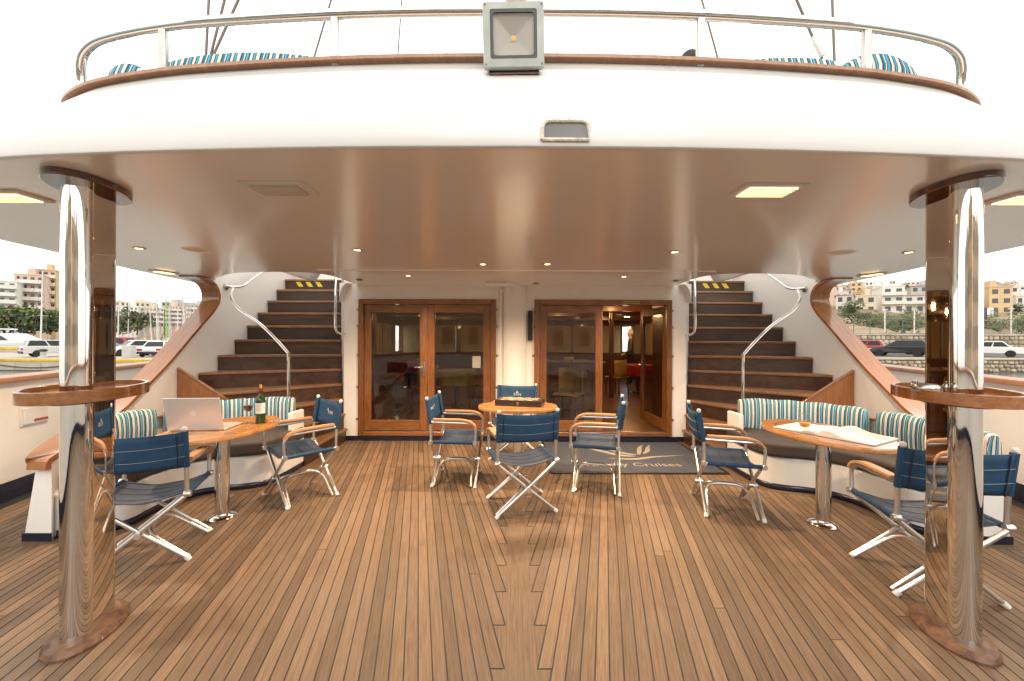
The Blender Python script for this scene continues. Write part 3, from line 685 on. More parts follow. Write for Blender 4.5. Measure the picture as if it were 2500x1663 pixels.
# ================================================================ DIRECTOR CHAIRS
def make_chair():
    t = thing('director_chair', 'x', 'chair', (0, 0, 0), 'navy canvas folding director chairs', local=True)
    yf, yb, wf, ws, zs = .205, -.225, .262, .25, .445
    for y, dz in ((yf, 1), (yb, 1)):
        for s in (-1, 1):
            mb = MB(); off = .012 * s
            mb.tube([(s * wf, y + off, .008), (-s * ws * .98, y + off, zs - .015)], .0135, 10); obj('leg', mb, 'alu', t)
            mb = MB(); mb.tube([(s * (wf + .004), y + off, .002), (s * (wf - .02), y + off, .025)], .0165, 10); obj('foot_cap', mb, 'cap_white', t)
        mb = MB(); mb.tube([(.006, y - .032, .217), (.006, y + .032, .217)], .02, 12); obj('pivot', mb, 'alu', t)
    for s in (-1, 1):
        P = lambda tt, y: Vector((s * (wf - (wf + ws) * tt), y, .008 + (zs - .02) * tt))
        mb = MB(); pth = fillet([P(.01, yf - .03), P(.48, yf - .05), P(.48, yb + .05), P(.01, yb + .03)], .12, 7)
        mb.tube(pth, .0115, 10); obj('foot_bow', mb, 'alu', t)
        mb = MB(); mb.tube([(s * ws, yb - .02, zs), (s * ws, yf + .03, zs)], .0125, 10); obj('seat_rail', mb, 'alu', t)
        for y in (yb - .005, yf + .01):
            mb = MB(); mb.lathe([(0, -.02), (.019, -.02), (.021, -.012), (.021, .012), (.019, .02), (0, .02)], seg=12, T=Matrix.Translation((s * (ws + .006), y, zs)) @ Matrix.Rotation(R(90), 4, 'Y')); obj('joint', mb, 'alu', t)
        mb = MB(); pth = fillet([(s * ws, yf + .01, zs), (s * ws, yf + .025, .635), (s * ws, yb - .01, .645)], .11, 8)
        mb.tube(pth, .0125, 10); obj('arm_tube', mb, 'alu', t)
        # wooden arm, front end dipping
        pts = [(s * ws, yf + .012, .60), (s * ws, yf - .015, .632), (s * ws, yf - .06, .654), (s * ws, yf - .12, .665), (s * ws, 0, .668), (s * ws, yb + .02, .668)]
        mb = MB(); mb.sweep(smooth_path(pts, 4), [(-.026, -.011), (-.026, .006), (-.018, .012), (.018, .012), (.026, .006), (.026, -.011)], lat=(1, 0, 0)); obj('armrest', mb, 'bleached_arm', t, smooth=50)
        mb = MB(); mb.tube([(s * ws, yb, zs), (s * ws, yb - .006, .62), (s * ws, yb - .045, .872)], .0135, 12); obj('back_post', mb, 'alu', t)
        mb = MB(); mb.lathe([(0, -.002), (.0165, 0), (.0165, .014), (.009, .021), (0, .022)], (s * ws, yb - .046, .872), 12); obj('post_cap', mb, 'cap_white', t)
        # canvas sleeve round the seat rail
        mb = MB(); mb.tube([(s * ws, yb + .02, zs), (s * ws, yf - .005, zs)], .0175, 12); obj('seat_sleeve', mb, 'navy_canvas', t)
    # seat canvas, sagging
    mb = MB(); rows = []; N = 14
    for j in range(9):
        y = lerp(yb + .02, yf - .005, j / 8); row = []
        for i in range(N + 1):
            x = lerp(-ws, ws, i / N); q = (x / ws); row.append((x, y, zs + .012 - .052 * (1 - q * q) - .004 * math.sin(j * 1.9 + i) * (1 - q * q)))
        rows.append(row)
    mb.grid(rows); o = obj('seat', mb, 'seat_canvas', t, smooth=80); sd = o.modifiers.new('t', 'SOLIDIFY'); sd.thickness = .003
    for j in (1, 3, 5, 7):
        y = lerp(yb + .02, yf - .005, j / 8 + .06); mb = MB(); q = []
        for i in range(N + 1):
            x = lerp(-ws * .93, ws * .93, i / N); k = x / ws; q.append((x, y, zs + .0145 - .052 * (1 - k * k)))
        mb.tube(q, .0013, 4); obj('seat_seam', mb, 'dark_trim', t)
    # back canvas: sleeves round the posts and a bellied panel
    zb0, zb1 = .625, .862; lean = lambda z: yb - .006 - .039 * (z - .62) / .25
    mb = MB(); rows = []
    for j in range(7):
        z = lerp(zb0, zb1, j / 6); row = []
        for i in range(N + 1):
            q = lerp(-1, 1, i / N); row.append((q * ws, lean(z) - .016 + .0 - .030 * (1 - q * q) * (1 - .25 * abs(j / 3 - 1)), z - .012 * (1 - q * q) * (1 if j > 0 else .4)))
        rows.append(row)
    mb.grid(rows); bk = obj('backrest', mb, 'navy_canvas', t, smooth=80); sd = bk.modifiers.new('t', 'SOLIDIFY'); sd.thickness = .004
    for s in (-1, 1):
        mb = MB(); mb.tube([(s * ws, lean(zb0), zb0), (s * ws, lean(zb1), zb1)], .0195, 14, caps=False); obj('back_sleeve', mb, 'navy_canvas', t)
        mb = MB(); q = .86; mb.tube([(s * ws * q, lean(zb0) - .016 - .0095 - .002, zb0 - .002), (s * ws * q, lean(zb1) - .016 - .0095 - .002, zb1 - .005)], .0035, 5); obj('edge_binding', mb, 'dark_trim', bk)
    for zz in (.70, .78):
        mb = MB(); q2 = []
        for i in range(N + 1):
            q = lerp(-1, 1, i / N); q2.append((q * ws, lean(zz) - .0192 - .030 * (1 - q * q), zz - .012 * (1 - q * q)))
        mb.tube(q2, .0011, 4); obj('stitching', mb, 'thread', bk)
    return t
chair0 = make_chair()
CH = [((.035, 3.55), -13, 'navy director chair with its back to the camera at the game table', 0),
      ((-.605, 4.20), 94, 'navy director chair on the port side of the game table, facing starboard', 1),
      ((.80, 4.04), -76, 'navy director chair standing on the doormat edge, side of the game table', 0),
      ((-.02, 5.03), 190, 'navy director chair behind the board game box, facing the camera', 1),
      ((-2.497, 2.735), -22, 'navy director chair partly behind the port steel column', 0),
      ((-2.03, 3.73), -138.5, 'navy director chair beside the wine table, facing the port bench', 1),
      ((1.845, 3.50), 105, 'navy director chair pulled up to the table with the open book', 0),
      ((2.48, 2.46), 14, 'navy director chair behind the starboard steel column', 0)]
for i, (p, az, lab, logo) in enumerate(CH):
    o = chair0 if i == 0 else copy_tree(chair0)
    o.location = (p[0], p[1], .001); o.rotation_euler = (0, 0, -R(az)); o['label'] = lab
    if logo:
        bk = [c for c in o.children if c.name.startswith('backrest')][0]
        T = Matrix.Translation((0, -.225 - .039 * .5 - .0215 - .020, .737)) @ Matrix.Rotation(R(90), 4, 'X') @ Matrix.Rotation(R(180), 4, 'Y')
        tm = text_mesh('emblem_lettering', 'PAN', .052, 'logo_pale', T, ext=.001); tm.parent = bk
        mb = MB(); z = .765; y = -.263
        mb.add([(.016, y, z), (-.016, y, z), (0, y, z + .028)], [(0, 1, 2)]); k = obj('emblem_sail', mb, 'logo_pale'); k.parent = bk

# ================================================================ THINGS ON THE TABLES
def bottle():
    c = at(628, 1034, 3.45); x, y, z = -2.215, 3.44, .741
    t = thing('wine_bottle', 'dark green wine bottle with white label and red neck foil', 'bottle', (x, y, z))
    mb = MB(); mb.lathe([(.0, .001), (.036, .001), (.038, .008), (.038, .19), (.034, .212), (.022, .232), (.0155, .25), (.0148, .30), (.0, .30)], (x, y, z), 28); obj('bottle_glass', mb, 'bottle_glass', t, smooth=60)
    mb = MB(); mb.lathe([(.0155, .255), (.0165, .257), (.0165, .296), (.0155, .298)], (x, y, z), 24); obj('neck_foil', mb, 'foil_red', t)
    mb = MB(); mb.lathe([(.0, .299), (.0112, .299), (.0112, .33), (0, .33)], (x, y, z), 16); obj('cork', mb, 'cork', t)
    mb = MB(); rows = []; 
    for zz in (.085, .175): rows.append([(x + .0386 * math.cos(a), y + .0386 * math.sin(a), z + zz) for a in [R(175 + 190 * i / 20) for i in range(21)]])
    mb.grid(rows); lb = obj('paper_label', mb, 'label_paper', t)
    for k, zz in enumerate((.155, .143, .125, .112)):
        mb = MB(); w = (38, 30, 46, 24)[k]
        mb.grid([[(x + .0390 * math.cos(R(270 - w + 2 * w * i / 10)), y + .0390 * math.sin(R(270 - w + 2 * w * i / 10)), z + zz + dz) for i in range(11)] for dz in (0, .0035)]); obj('print_line', mb, 'print_ink', lb)
bottle()
def stem_glass(x, y, z, k, liquid, label, bowl, level):
    t = thing('wine_glass' if k > .9 else 'brandy_glass', label, 'glass', (x, y, z))
    prof = [(0, .002), (.034 * k, .002), (.034 * k, .004), (.012, .010), (.005, .02)] + bowl
    mb = MB(); mb.lathe(prof, (x, y, z), 28); obj('bowl', mb, 'clear_glass', t, smooth=60)
    inner = [(0, bowl[1][1] + .004)] + [(r * .94, zz) for r, zz in bowl[1:] if bowl[1][1] < zz < level]
    rl = interp([(zz, r) for r, zz in bowl], level) * .94
    mb = MB(); mb.lathe(inner + [(rl, level), (0, level)], (x, y, z), 28); obj('drink', mb, liquid, t, smooth=60)
stem_glass(-2.31, 3.42, .741, 1, 'red_wine', 'tall wine glass half full of red wine beside the bottle', [(.0045, .085), (.008, .095), (.028, .11), (.038, .135), (.040, .155), (.037, .185), (.031, .215), (.0305, .215)], .15)
stem_glass(2.25, 3.12, .741, .8, 'amber_drink', 'short stemmed glass of amber drink beside the open book', [(.006, .035), (.012, .042), (.032, .055), (.041, .08), (.041, .1), (.037, .13), (.033, .155), (.0325, .155)], .085)
# corkscrew-like small tool
mb = MB(); mb.tube([(-2.15, 3.47, .748), (-2.09, 3.485, .748)], .0045, 8); mb.tube([(-2.12, 3.455, .748), (-2.12, 3.515, .748)], .003, 8)
tag(obj('bottle_opener', mb, 'steel'), 'small metal bottle opener lying beside the wine bottle', 'opener')
# laptop, back of the lid to the camera
lt = thing('laptop', 'open silver laptop seen from behind on the oval table', 'laptop', (-2.42, 3.1, .741), local=True); lt.location = (-2.52, 3.13, .7415); lt.rotation_euler = (0, 0, R(6))
mb = MB(); mb.box(-.205, .205, 0, .27, 0, .014); obj('keyboard_base', mb, 'laptop', lt, bev=.006)
T = Matrix.Rotation(R(-14), 4, 'X'); mb = MB(); mb.box(-.205, .205, -.012, -.004, .012, .275); 
me = mb.mesh('lid', 'laptop'); me.transform(Matrix.Rotation(R(12), 4, 'X')); lid = link('lid', me, lt, .004)
def apple_logo(parent):
    body = [(0, -.021), (.006, -.0235), (.012, -.021), (.018, -.012), (.0205, -.002), (.016, .001), (.0135, .006), (.0145, .011), (.0175, .0155), (.0115, .019), (.005, .0185), (0, .0165)]
    left = [(-x, y) for x, y in ((.005, .0185), (.0115, .019), (.018, .0145), (.0215, .006), (.021, -.004), (.017, -.014), (.012, -.021), (.006, -.0235))]
    mb = MB(); pts = body + left; mb.add([(x, -.0126, .15 + y) for x, y in pts], [tuple(range(len(pts)))])
    lf = [(.001, .021), (.004, .028), (.0095, .0305), (.0085, .025), (.005, .0215)]; mb.add([(x, -.0126, .15 + y) for x, y in lf], [tuple(range(5))])
    me = mb.mesh('lid_emblem', 'logo_pale', 0); me.transform(Matrix.Rotation(R(12), 4, 'X')); link('lid_emblem', me, parent)
apple_logo(lid)
mb = MB(); mb.box(-.19, .19, -.003, -.001, .025, .265); me = mb.mesh('screen', 'black_plastic'); me.transform(Matrix.Rotation(R(12), 4, 'X')); link('screen', me, lid)
# open book
bk = thing('open_book', 'large open illustrated book lying on the oval table', 'book', (2.5, 3.1, .741), local=True); bk.location = (2.47, 3.13, .741); bk.rotation_euler = (0, 0, R(-62))
for s, nm in ((-1, 'page_block'), (1, 'page_block')):
    rows = []; n = 14
    for j in (0, 1):
        row = []
        for i in range(n + 1):
            u = i / n; row.append((s * u * .33, (-.2, .2)[j], .008 + (.030 if s > 0 else .012) * math.exp(-((u - .18) / .22) ** 2) * (1 if u > .02 else .4) + (.012 if s > 0 else .003) * (1 - u)))
        rows.append(row)
    base = [[(p[0], p[1], .0035) for p in r] for r in rows]
    mb = MB(); mb.grid(rows); mb.grid([rows[0], base[0]]); mb.grid([rows[1], base[1]]); mb.grid([[rows[0][-1], rows[1][-1]], [base[0][-1], base[1][-1]]])
    pg = obj(nm, mb, 'paper', bk, smooth=60)
    if s > 0:
        ph = [[(p[0] * 1.0, lerp(rows[0][i][1], rows[1][i][1], f), p[2] + .0012) for i, p in enumerate(rows[0]) if 1 <= i <= n - 1] for f in (.62, .95)]
        mb = MB(); mb.grid(ph); obj('page_picture', mb, 'page_photo', pg)
        for f in (.12, .2):
            ln = [[(p[0], lerp(rows[0][i][1], rows[1][i][1], f + dz), p[2] + .0012) for i, p in enumerate(rows[0]) if 3 <= i <= n - 2] for dz in (0, .008)]
            mb = MB(); mb.grid(ln); obj('text_line', mb, 'print_ink', pg)
mb = MB(); mb.box(-.34, .34, -.207, .207, 0, .003); obj('cover', mb, 'print_ink', bk)
# board game box
gb = thing('game_box', 'flat black board game box with chequered lid and brass catch', 'box', (.05, 4.3, .766), local=True); gb.location = (.045, 4.31, .7665); gb.rotation_euler = (0, 0, R(-13))
mb = MB(); mb.box(-.25, .25, -.125, .125, 0, .03); obj('lower_half', mb, 'box_black', gb, bev=.002)
mb = MB(); mb.box(-.25, .25, -.125, .125, .0315, .062); ld = obj('lid', mb, 'box_black', gb, bev=.002)
for i in range(8):
    for j in range(4):
        if (i + j) % 2 == 0:
            mb = MB(); x, y = -.2 + i * .05, -.1 + j * .05; mb.add([(x, y, .0626), (x + .05, y, .0626), (x + .05, y + .05, .0626), (x, y + .05, .0626)], [(0, 1, 2, 3)]); obj('inlay_square', mb, 'inlay', ld)
mb = MB(); mb.box(-.016, .016, -.129, -.125, .036, .044); mb.box(-.005, .005, -.131, -.126, .014, .044); obj('catch', mb, 'brass', gb)
# metal bowl and little pot on the starboard tray
bw = thing('metal_bowl', 'squat brushed metal bowl on the starboard column tray', 'bowl', (1.93, 1.93, 1.206))
mb = MB(); mb.lathe([(0, 0), (.03, 0), (.048, .012), (.053, .028), (.048, .044), (.040, .049), (.036, .046), (.04, .03), (.02, .012), (0, .01)], (1.99, 1.955, 1.206), 28); obj('bowl_wall', mb, 'steel', bw, smooth=60)
mb = MB(); mb.lathe([(0, 0), (.014, 0), (.019, .012), (.017, .034), (.012, .04), (.013, .05), (0, .05)], (2.06, 2.08, 1.206), 20)
tag(obj('shaker', mb, 'steel'), 'tiny metal shaker standing against the starboard column', 'shaker')
# doormat
x0, x1, y0, y1 = .40, 2.33, 4.38, 5.70
mat_ = thing('doormat', 'grey entrance mat with bird emblem and company name before the open door', 'mat', (1.36, 5.0, .004))
mb = MB(); mb.box(x0, x1, y0, y1, .0035, .012); obj('mat_field', mb, 'mat_grey', mat_, bev=.003)
mb = MB(); zz = .014
for a, b, c, d in ((x0 - .012, x1 + .012, y0 - .025, y0 + .012), (x0 - .012, x1 + .012, y1 - .012, y1 + .02)): mb.box(a, b, c, d, .003, .0125)
for a, b in ((x0 - .025, x0 + .012), (x1 - .012, x1 + .025)): mb.box(a, b, y0 + .013, y1 - .013, .003, .0123)
obj('mat_border', mb, 'black_plastic', mat_)
text_mesh('mat_lettering', 'Variety Cruises', .185, 'mat_logo', Matrix.Translation((1.36, 4.66, .0128)), mat_, .0004)
def leafshape(pts, w):
    mb = MB(); P = smooth_path([(x, y, .0131) for x, y in pts], 8); n = len(P); A = []; B = []
    for i, p in enumerate(P):
        t = (P[min(i + 1, n - 1)] - P[max(i - 1, 0)]).normalized(); nr = Vector((-t.y, t.x, 0)); k = math.sin(math.pi * (i / (n - 1)) ** .8) * w; A.append(p + nr * k); B.append(p - nr * k)
    mb.grid([A, B]); return obj('mat_emblem', mb, 'mat_logo', mat_, smooth=0)
leafshape([(1.52, 5.0), (1.32, 5.05), (1.08, 5.28), (.90, 5.46)], .04); leafshape([(1.55, 5.07), (1.42, 5.12), (1.24, 5.32), (1.12, 5.46)], .035)
leafshape([(1.57, 5.06), (1.62, 5.2), (1.70, 5.42), (1.79, 5.55)], .03); leafshape([(1.64, 5.1), (1.74, 5.24), (1.80, 5.4), (1.88, 5.55)], .03)
leafshape([(1.15, 4.92), (1.45, 4.88), (1.75, 4.98), (2.15, 5.05)], .03)

# ================================================================ SALOON DOORS
def leaf(parent, w, z0, z1, handle_side, sgn=1):
    """door leaf in local coords: x 0..w from the hinge, y 0 = outer face"""
    st, tr, br = .10, .11, .15
    for a, b in ((0, st), (w - st, w)):
        mb = MB(); mb.box(a, b, 0, .045, z0, z1); obj('stile', mb, 'varnish_z', parent, bev=.004)
    mb = MB(); mb.box(st + .001, w - st - .001, .001, .044, z1 - tr, z1); obj('top_rail', mb, 'varnish_x', parent, bev=.004)
    mb = MB(); mb.box(st + .001, w - st - .001, .001, .044, z0, z0 + br); obj('bottom_rail', mb, 'varnish_x', parent, bev=.004)
    mb = MB(); mb.box(st - .005, w - st + .005, .019, .026, z0 + br - .005, z1 - tr + .005); obj('pane', mb, 'door_glass', parent, smooth=0)
    for a, b in ((st, st + .012), (w - st - .012, w - st)):
        mb = MB(); mb.box(a, b, .008, .018, z0 + br, z1 - tr); obj('glazing_bead', mb, 'dark_varnish', parent)
    if handle_side:
        hxx = w - .05; hp = MB(); hp.box(hxx - .018, hxx + .018, -.006, 0, .93, 1.15); plate = obj('handle_plate', hp, 'steel', parent, bev=.003)
        mb = MB(); mb.tube(fillet([(hxx, 0, 1.07), (hxx, -.055, 1.07), (hxx - .12, -.055, 1.07)], .02), .009, 10); obj('lever', mb, 'steel', plate)
def doors(s):
    xa, xb = sorted((s * .277, s * 2.262)); side = 'port' if s < 0 else 'starboard'
    lab = 'closed pair of glazed varnished doors left of the mast trunk' if s < 0 else 'varnished saloon doors with one leaf standing open'
    t = thing('double_door', lab, 'door', ((xa + xb) / 2, YB, .083))
    y0, y1, z0, z1, j = YB - .03, YB + .11, .083, 2.052, .075
    for a, b in ((xa, xa + j), (xb - j, xb)):
        mb = MB(); mb.box(a, b, y0, y1, z0, z1); obj('jamb', mb, 'varnish_z', t, bev=.006)
    mb = MB(); mb.box(xa + j + .001, xb - j - .001, y0 + .001, y1, z1 - j, z1); obj('head', mb, 'varnish_x', t, bev=.006)
    mb = MB(); mb.box(xa + j + .001, xb - j - .001, y0 + .001, y1, z0, z0 + .055); sill = obj('sill', mb, 'varnish_x', t, bev=.006)
    mb = MB(); mb.box(xa + j, xb - j, y0 + .02, y0 + .05, z0 + .056, z0 + .066); obj('threshold_strip', mb, 'steel', sill)
    for z in (.32, .78, 1.24, 1.66, 1.9):
        for x in (xa - .018, xb + .018):
            mb = MB(); mb.lathe([(0, 0), (.016, .0), (.018, .006), (.012, .014), (0, .015)], seg=12, T=Matrix.Translation((x, YB, z)) @ Matrix.Rotation(R(90), 4, 'X')); obj('stud', mb, 'steel', t)
    w = (xb - xa - 2 * j) / 2 - .002; lz0, lz1 = z0 + .07, z1 - j - .005
    for side_ in (-1, 1):
        lf = bpy.data.objects.new('door_leaf', None); C.objects.link(lf); lf.parent = t; lf.empty_display_size = .1
        hx_ = (xa + j + .001) if side_ < 0 else (xb - j - .001)
        hy = y0 + .035
        loc = Vector((hx_, hy, 0)) - Vector(t['wloc'])
        if side_ < 0: mt = Matrix.Translation(loc)
        else:
            op = R(86) if s > 0 else 0
            mt = Matrix.Translation(loc + (Vector((0, .03, 0)) if op else Vector((0, 0, 0)))) @ Matrix.Rotation(-op, 4, 'Z') @ Matrix.Diagonal((-1, 1, 1, 1))
        lf.matrix_local = mt
        leaf(lf, w, lz0, lz1, (side_ < 0 and s < 0) or (side_ > 0 and s > 0))
        if side_ > 0 and s > 0: lf['label'] = 'open door leaf swung into the saloon'
    return t
dp = doors(-1); dsb = doors(1)
# plate over the open door
sg = thing('door_sign', 'small yellow lettered plate over the open door', 'sign', (1.67, YB - .03, 2.0))
mb = MB(); mb.box(1.56, 1.79, YB - .036, YB - .0305, 1.992, 2.038); obj('plate', mb, 'yellow_sign', sg)
text_mesh('sign_lettering', 'Mind your head', .032, 'black_plastic', Matrix.Translation((1.675, YB - .0365, 2.014)) @ Matrix.Rotation(R(90), 4, 'X'), sg, .0003)
# notice on the inner glass of the port door
mb = MB(); mb.box(-.62, -.5, YB + .034, YB + .035, 1.06, 1.23); tag(obj('paper_notice', mb, 'label_paper'), 'small white paper notice behind the glass of the closed doors', 'notice')
# intercom box, ceiling closer box
ic = thing('intercom', 'tall narrow black intercom box beside the starboard door frame', 'intercom', (.215, YB - .03, 1.45))
mb = MB(); mb.box(.185, .25, YB - .06, YB - .006, 1.46, 1.89); bx = obj('case', mb, 'black_plastic', ic, bev=.01)
for i in range(10):
    mb = MB(); mb.box(.196, .239, YB - .0625, YB - .0602, 1.52 + i * .034, 1.535 + i * .034); obj('grille_slot', mb, 'dark_trim', bx)
mb = MB(); mb.box(-.42, -.03, 5.36, 5.42, zc(5) - .075, zc(5) - .03); cb = obj('curtain_track', mb, 'white_wall', bev=.004); tag(cb, 'short white track under the ceiling beside the mast trunk', 'track')
mb = MB(); mb.box(-.36, -.33, 5.38, 5.4, zc(5) - .03, zc(5) - .012); mb.box(-.12, -.09, 5.38, 5.4, zc(5) - .03, zc(5) - .012); o = obj('bracket', mb, 'white_wall', cb)

# ================================================================ CEILING LIGHTS
def spot(x, y, lab, e=100, z=None):
    zz = (z or zc(y)) - .001; t = thing('downlight', lab, 'downlight', (x, y, zz), 'recessed ceiling downlights')
    mb = MB(); mb.lathe([(.030, -.002), (.034, -.008), (.046, -.006), (.048, .001)], (x, y, zz), 24); obj('ring', mb, 'brass', t, smooth=60)
    mb = MB(); mb.lathe([(0, -.004), (.03, -.0035)], (x, y, zz), 24); obj('lens', mb, 'spot_lit', t)
    ld = bpy.data.lights.new('downlight_lamp', 'SPOT'); ld.energy = e; ld.color = (1, .72, .46); ld.spot_size = R(150); ld.spot_blend = .9; ld.shadow_soft_size = .03
    lo = bpy.data.objects.new('downlight_lamp', ld); C.objects.link(lo); lo.parent = t; lo.location = (0, 0, -.02)
SP = [(-3.28, 3.45, 'lit downlight near the port wing wall'), (-1.40, 3.48, 'lit downlight over the port side of the deck'), (-.35, 4.15, 'lit downlight just port of the centreline'), (.32, 4.13, 'lit downlight just starboard of the centreline'),
      (1.39, 3.52, 'lit downlight over the starboard side of the deck'), (3.44, 3.5, 'lit downlight near the starboard column')]
for x, y, lab in SP: spot(x, y, lab)
spot(-1.32, 4.88, 'lit downlight above the closed port doors', z=zc(5) - .012); spot(1.33, 4.9, 'lit downlight above the starboard doors', z=zc(5) - .012)
def bulkhead_light(x, y, lit, lab, w=.15, h=.085, rot=0):
    t = thing('deck_light', lab, 'light', (x, y, zc(y)), 'rectangular deck lights', local=True); t.rotation_euler = (0, 0, rot)
    mb = MB(); q = [(-w, -h), (w, -h), (w, h), (-w, h)]; mb.prism(q, -.035, -.001, top_scale=1); mb2 = MB()
    mb2.prism([(a, b) for a, b in q], -.014, -.001, top_scale=1.1); obj('housing', mb2, 'cap_white', t, bev=.006)
    mb = MB(); mb.box(-w * .8, w * .8, -h * .72, h * .72, -.020, -.0142); ln = obj('lens', mb, 'lamp_lit' if lit else 'lamp_off', t, bev=.004)
    for i in range(6):
        y_ = -h * .62 + i * h * .248; mb = MB(); mb.box(-w * .8, w * .8, y_ - .0035, y_ + .0035, -.0235, -.0202); obj('louvre', mb, 'cap_white', ln)
bulkhead_light(-1.23, 2.03, False, 'unlit rectangular ceiling light with louvres on the port side'); bulkhead_light(1.25, 2.03, True, 'lit rectangular ceiling light with louvres on the starboard side')
bulkhead_light(-2.78, 2.16, True, 'lit rectangular ceiling light beyond the port column'); bulkhead_light(2.72, 2.14, True, 'lit rectangular ceiling light beyond the starboard column')
bulkhead_light(-4.17, 4.72, True, 'lit strip light at the port edge of the ceiling', .05, .13, R(-14)); bulkhead_light(4.22, 4.72, True, 'lit strip light at the starboard edge of the ceiling', .05, .13, R(14))
for x, y, lab in ((-2.82, 3.5, 'round flush speaker in the ceiling on the port side'), (2.87, 3.52, 'round flush speaker in the ceiling on the starboard side')):
    t = thing('ceiling_speaker', lab, 'speaker', (x, y, zc(y)), 'ceiling speakers')
    mb = MB(); mb.lathe([(.088, -.004), (.1, -.007), (.108, -.001)], (x, y, zc(y)), 32); obj('ring', mb, 'ceiling_paint', t)
    mb = MB(); mb.lathe([(0, -.005), (.088, -.004)], (x, y, zc(y)), 32); obj('grille', mb, 'lamp_off', t)
for x, y, lab in ((-2.05, 5.22, 'small dark ceiling vent at the port corner'), (2.1, 5.22, 'small dark ceiling vent at the starboard corner'), (.28, 5.5, 'small black sensor on the ceiling by the mast trunk')):
    mb = MB(); mb.lathe([(0, -.018), (.03, -.016), (.042, -.004), (.044, 0)], (x, y, zc(5) - .0125), 20); tag(obj('ceiling_sensor', mb, 'grey_inside'), lab, 'sensor')

# ================================================================ FLOODLIGHT ON THE BULWARK
fl = thing('floodlight', 'square grey floodlight with yellow chip mounted on the upper bulwark', 'floodlight', (-.043, 1.79, 2.66), local=True)
fl.matrix_world = Matrix.Translation((-.043, 1.775, 2.806)) @ Matrix.Scale(.965, 4) @ Matrix.Rotation(R(-1.2), 4, 'Y') @ Matrix.Rotation(R(5), 4, 'X')
def sq(h, r=.02): 
    q = fillet([(0, 0, -h), (-h, 0, -h), (-h, 0, h), (h, 0, h), (h, 0, -h), (0, 0, -h)], r, 5); return q[:-1]
def ringmesh(h0, y0, h1, y1, r0=.02, r1=.02):
    A = [(p.x, y0, p.z) for p in sq(h0, r0)]; B = [(p.x, y1, p.z) for p in sq(h1, r1)]; mb = MB(); mb.grid([A + [A[0]], B + [B[0]]]); return mb
mb = MB()
for a in ((.139, -.03, .107, -.034), (.139, -.03, .139, 0), (.139, 0, .11, .07), (.107, -.034, .105, -.024)): q = ringmesh(*a, .015, .012); mb.add(q.v, q.f)
A = sq(.11, .012); mb.add([(p.x, .07, p.z) for p in A], [tuple(range(len(A)))]); obj('housing', mb, 'flood_grey', fl, smooth=30)
mb = ringmesh(.107, -.0335, .092, -.0335, .014, .016); q = ringmesh(.092, -.0335, .092, -.024, .016, .016); mb.add(q.v, q.f); obj('gasket', mb, 'black_plastic', fl)
mb = MB(); lay = [(.092, -.026), (.084, -.02), (.075, -.017), (.014, .002)]
for a, b in zip(lay, lay[1:]): q = ringmesh(a[0], a[1], b[0], b[1], .016 if a[0] > .05 else .001, .012 if b[0] > .05 else .001); mb.add(q.v, q.f)
obj('reflector', mb, 'reflector', fl, smooth=25)
mb = MB(); mb.box(-.0145, .0145, .000, .002, -.0145, .0145); obj('led_carrier', mb, 'reflector', fl); mb = MB(); mb.box(-.0095, .0095, -.0015, -.0001, -.0095, .0095); obj('led_chip', mb, 'led_yellow', fl)
mb = MB(); A = sq(.0915, .016); mb.add([(p.x, -.0295, p.z) for p in A], [tuple(range(len(A)))]); obj('front_glass', mb, 'lamp_glass', fl)
for x in (-.128, .128):
    for z in (-.128, .128):
        mb = MB(); mb.lathe([(.005, 0), (.005, .002), (0, .003)], seg=8, T=Matrix.Translation((x, -.031, z)) @ Matrix.Rotation(R(90), 4, 'X')); obj('screw', mb, 'grey_inside', fl)
mb = MB(); mb.box(-.115, .115, -.005, .03, -.158, -.150); mb.box(-.115, -.11, -.005, .03, -.158, 0); mb.box(.11, .115, -.005, .03, -.158, 0); obj('bracket', mb, 'worn_base', fl)
mb = MB(); mb.lathe([(.014, 0), (.014, .02), (.01, .03), (0, .03)], (0.005, .01, -.187), 10); mb.box(-.01, .02, .0, .06, -.182, -.16); obj('mounting_bolt', mb, 'flood_grey', fl)
# ================================================================ PEOPLE
M('skin', (.50, .28, .19), .5, var=.06, scale=20)
M('hair_grey', (.50, .45, .38), .8, var=.2, scale=60, bump=.5, bscale=200)
M('hair_dark', (.018, .012, .010), .6, var=.3, scale=60, bump=.5, bscale=200)
M('olive_shirt', (.075, .07, .045), .85, var=.2, scale=9)
M('black_cloth', (.012, .012, .014), .9, var=.2)
M('blue_cloth', (.03, .05, .10), .85, var=.2)
def skin_mesh(name, verts, edges, root, cuts, mats):
    """continuous body grown from a jointed skeleton; clothes by height and limb"""
    me = bpy.data.meshes.new(name); me.from_pydata([v[0] for v in verts], edges, []); o = bpy.data.objects.new(name, me); C.objects.link(o)
    sk = o.modifiers.new('skin', 'SKIN'); sk.use_smooth_shade = True; sb = o.modifiers.new('sub', 'SUBSURF'); sb.levels = 1; sb.render_levels = 1
    for i, v in enumerate(me.skin_vertices[0].data): v.radius = verts[i][1] if isinstance(verts[i][1], tuple) else (verts[i][1],) * 2; v.use_root = (i == root)
    dg = bpy.context.evaluated_depsgraph_get(); m2 = bpy.data.meshes.new_from_object(o.evaluated_get(dg)); bpy.data.objects.remove(o); m2.name = name
    m2.materials.clear()
    for m in mats: m2.materials.append(MATS[m])
    for p in m2.polygons: p.material_index = cuts(p.center)
    return m2
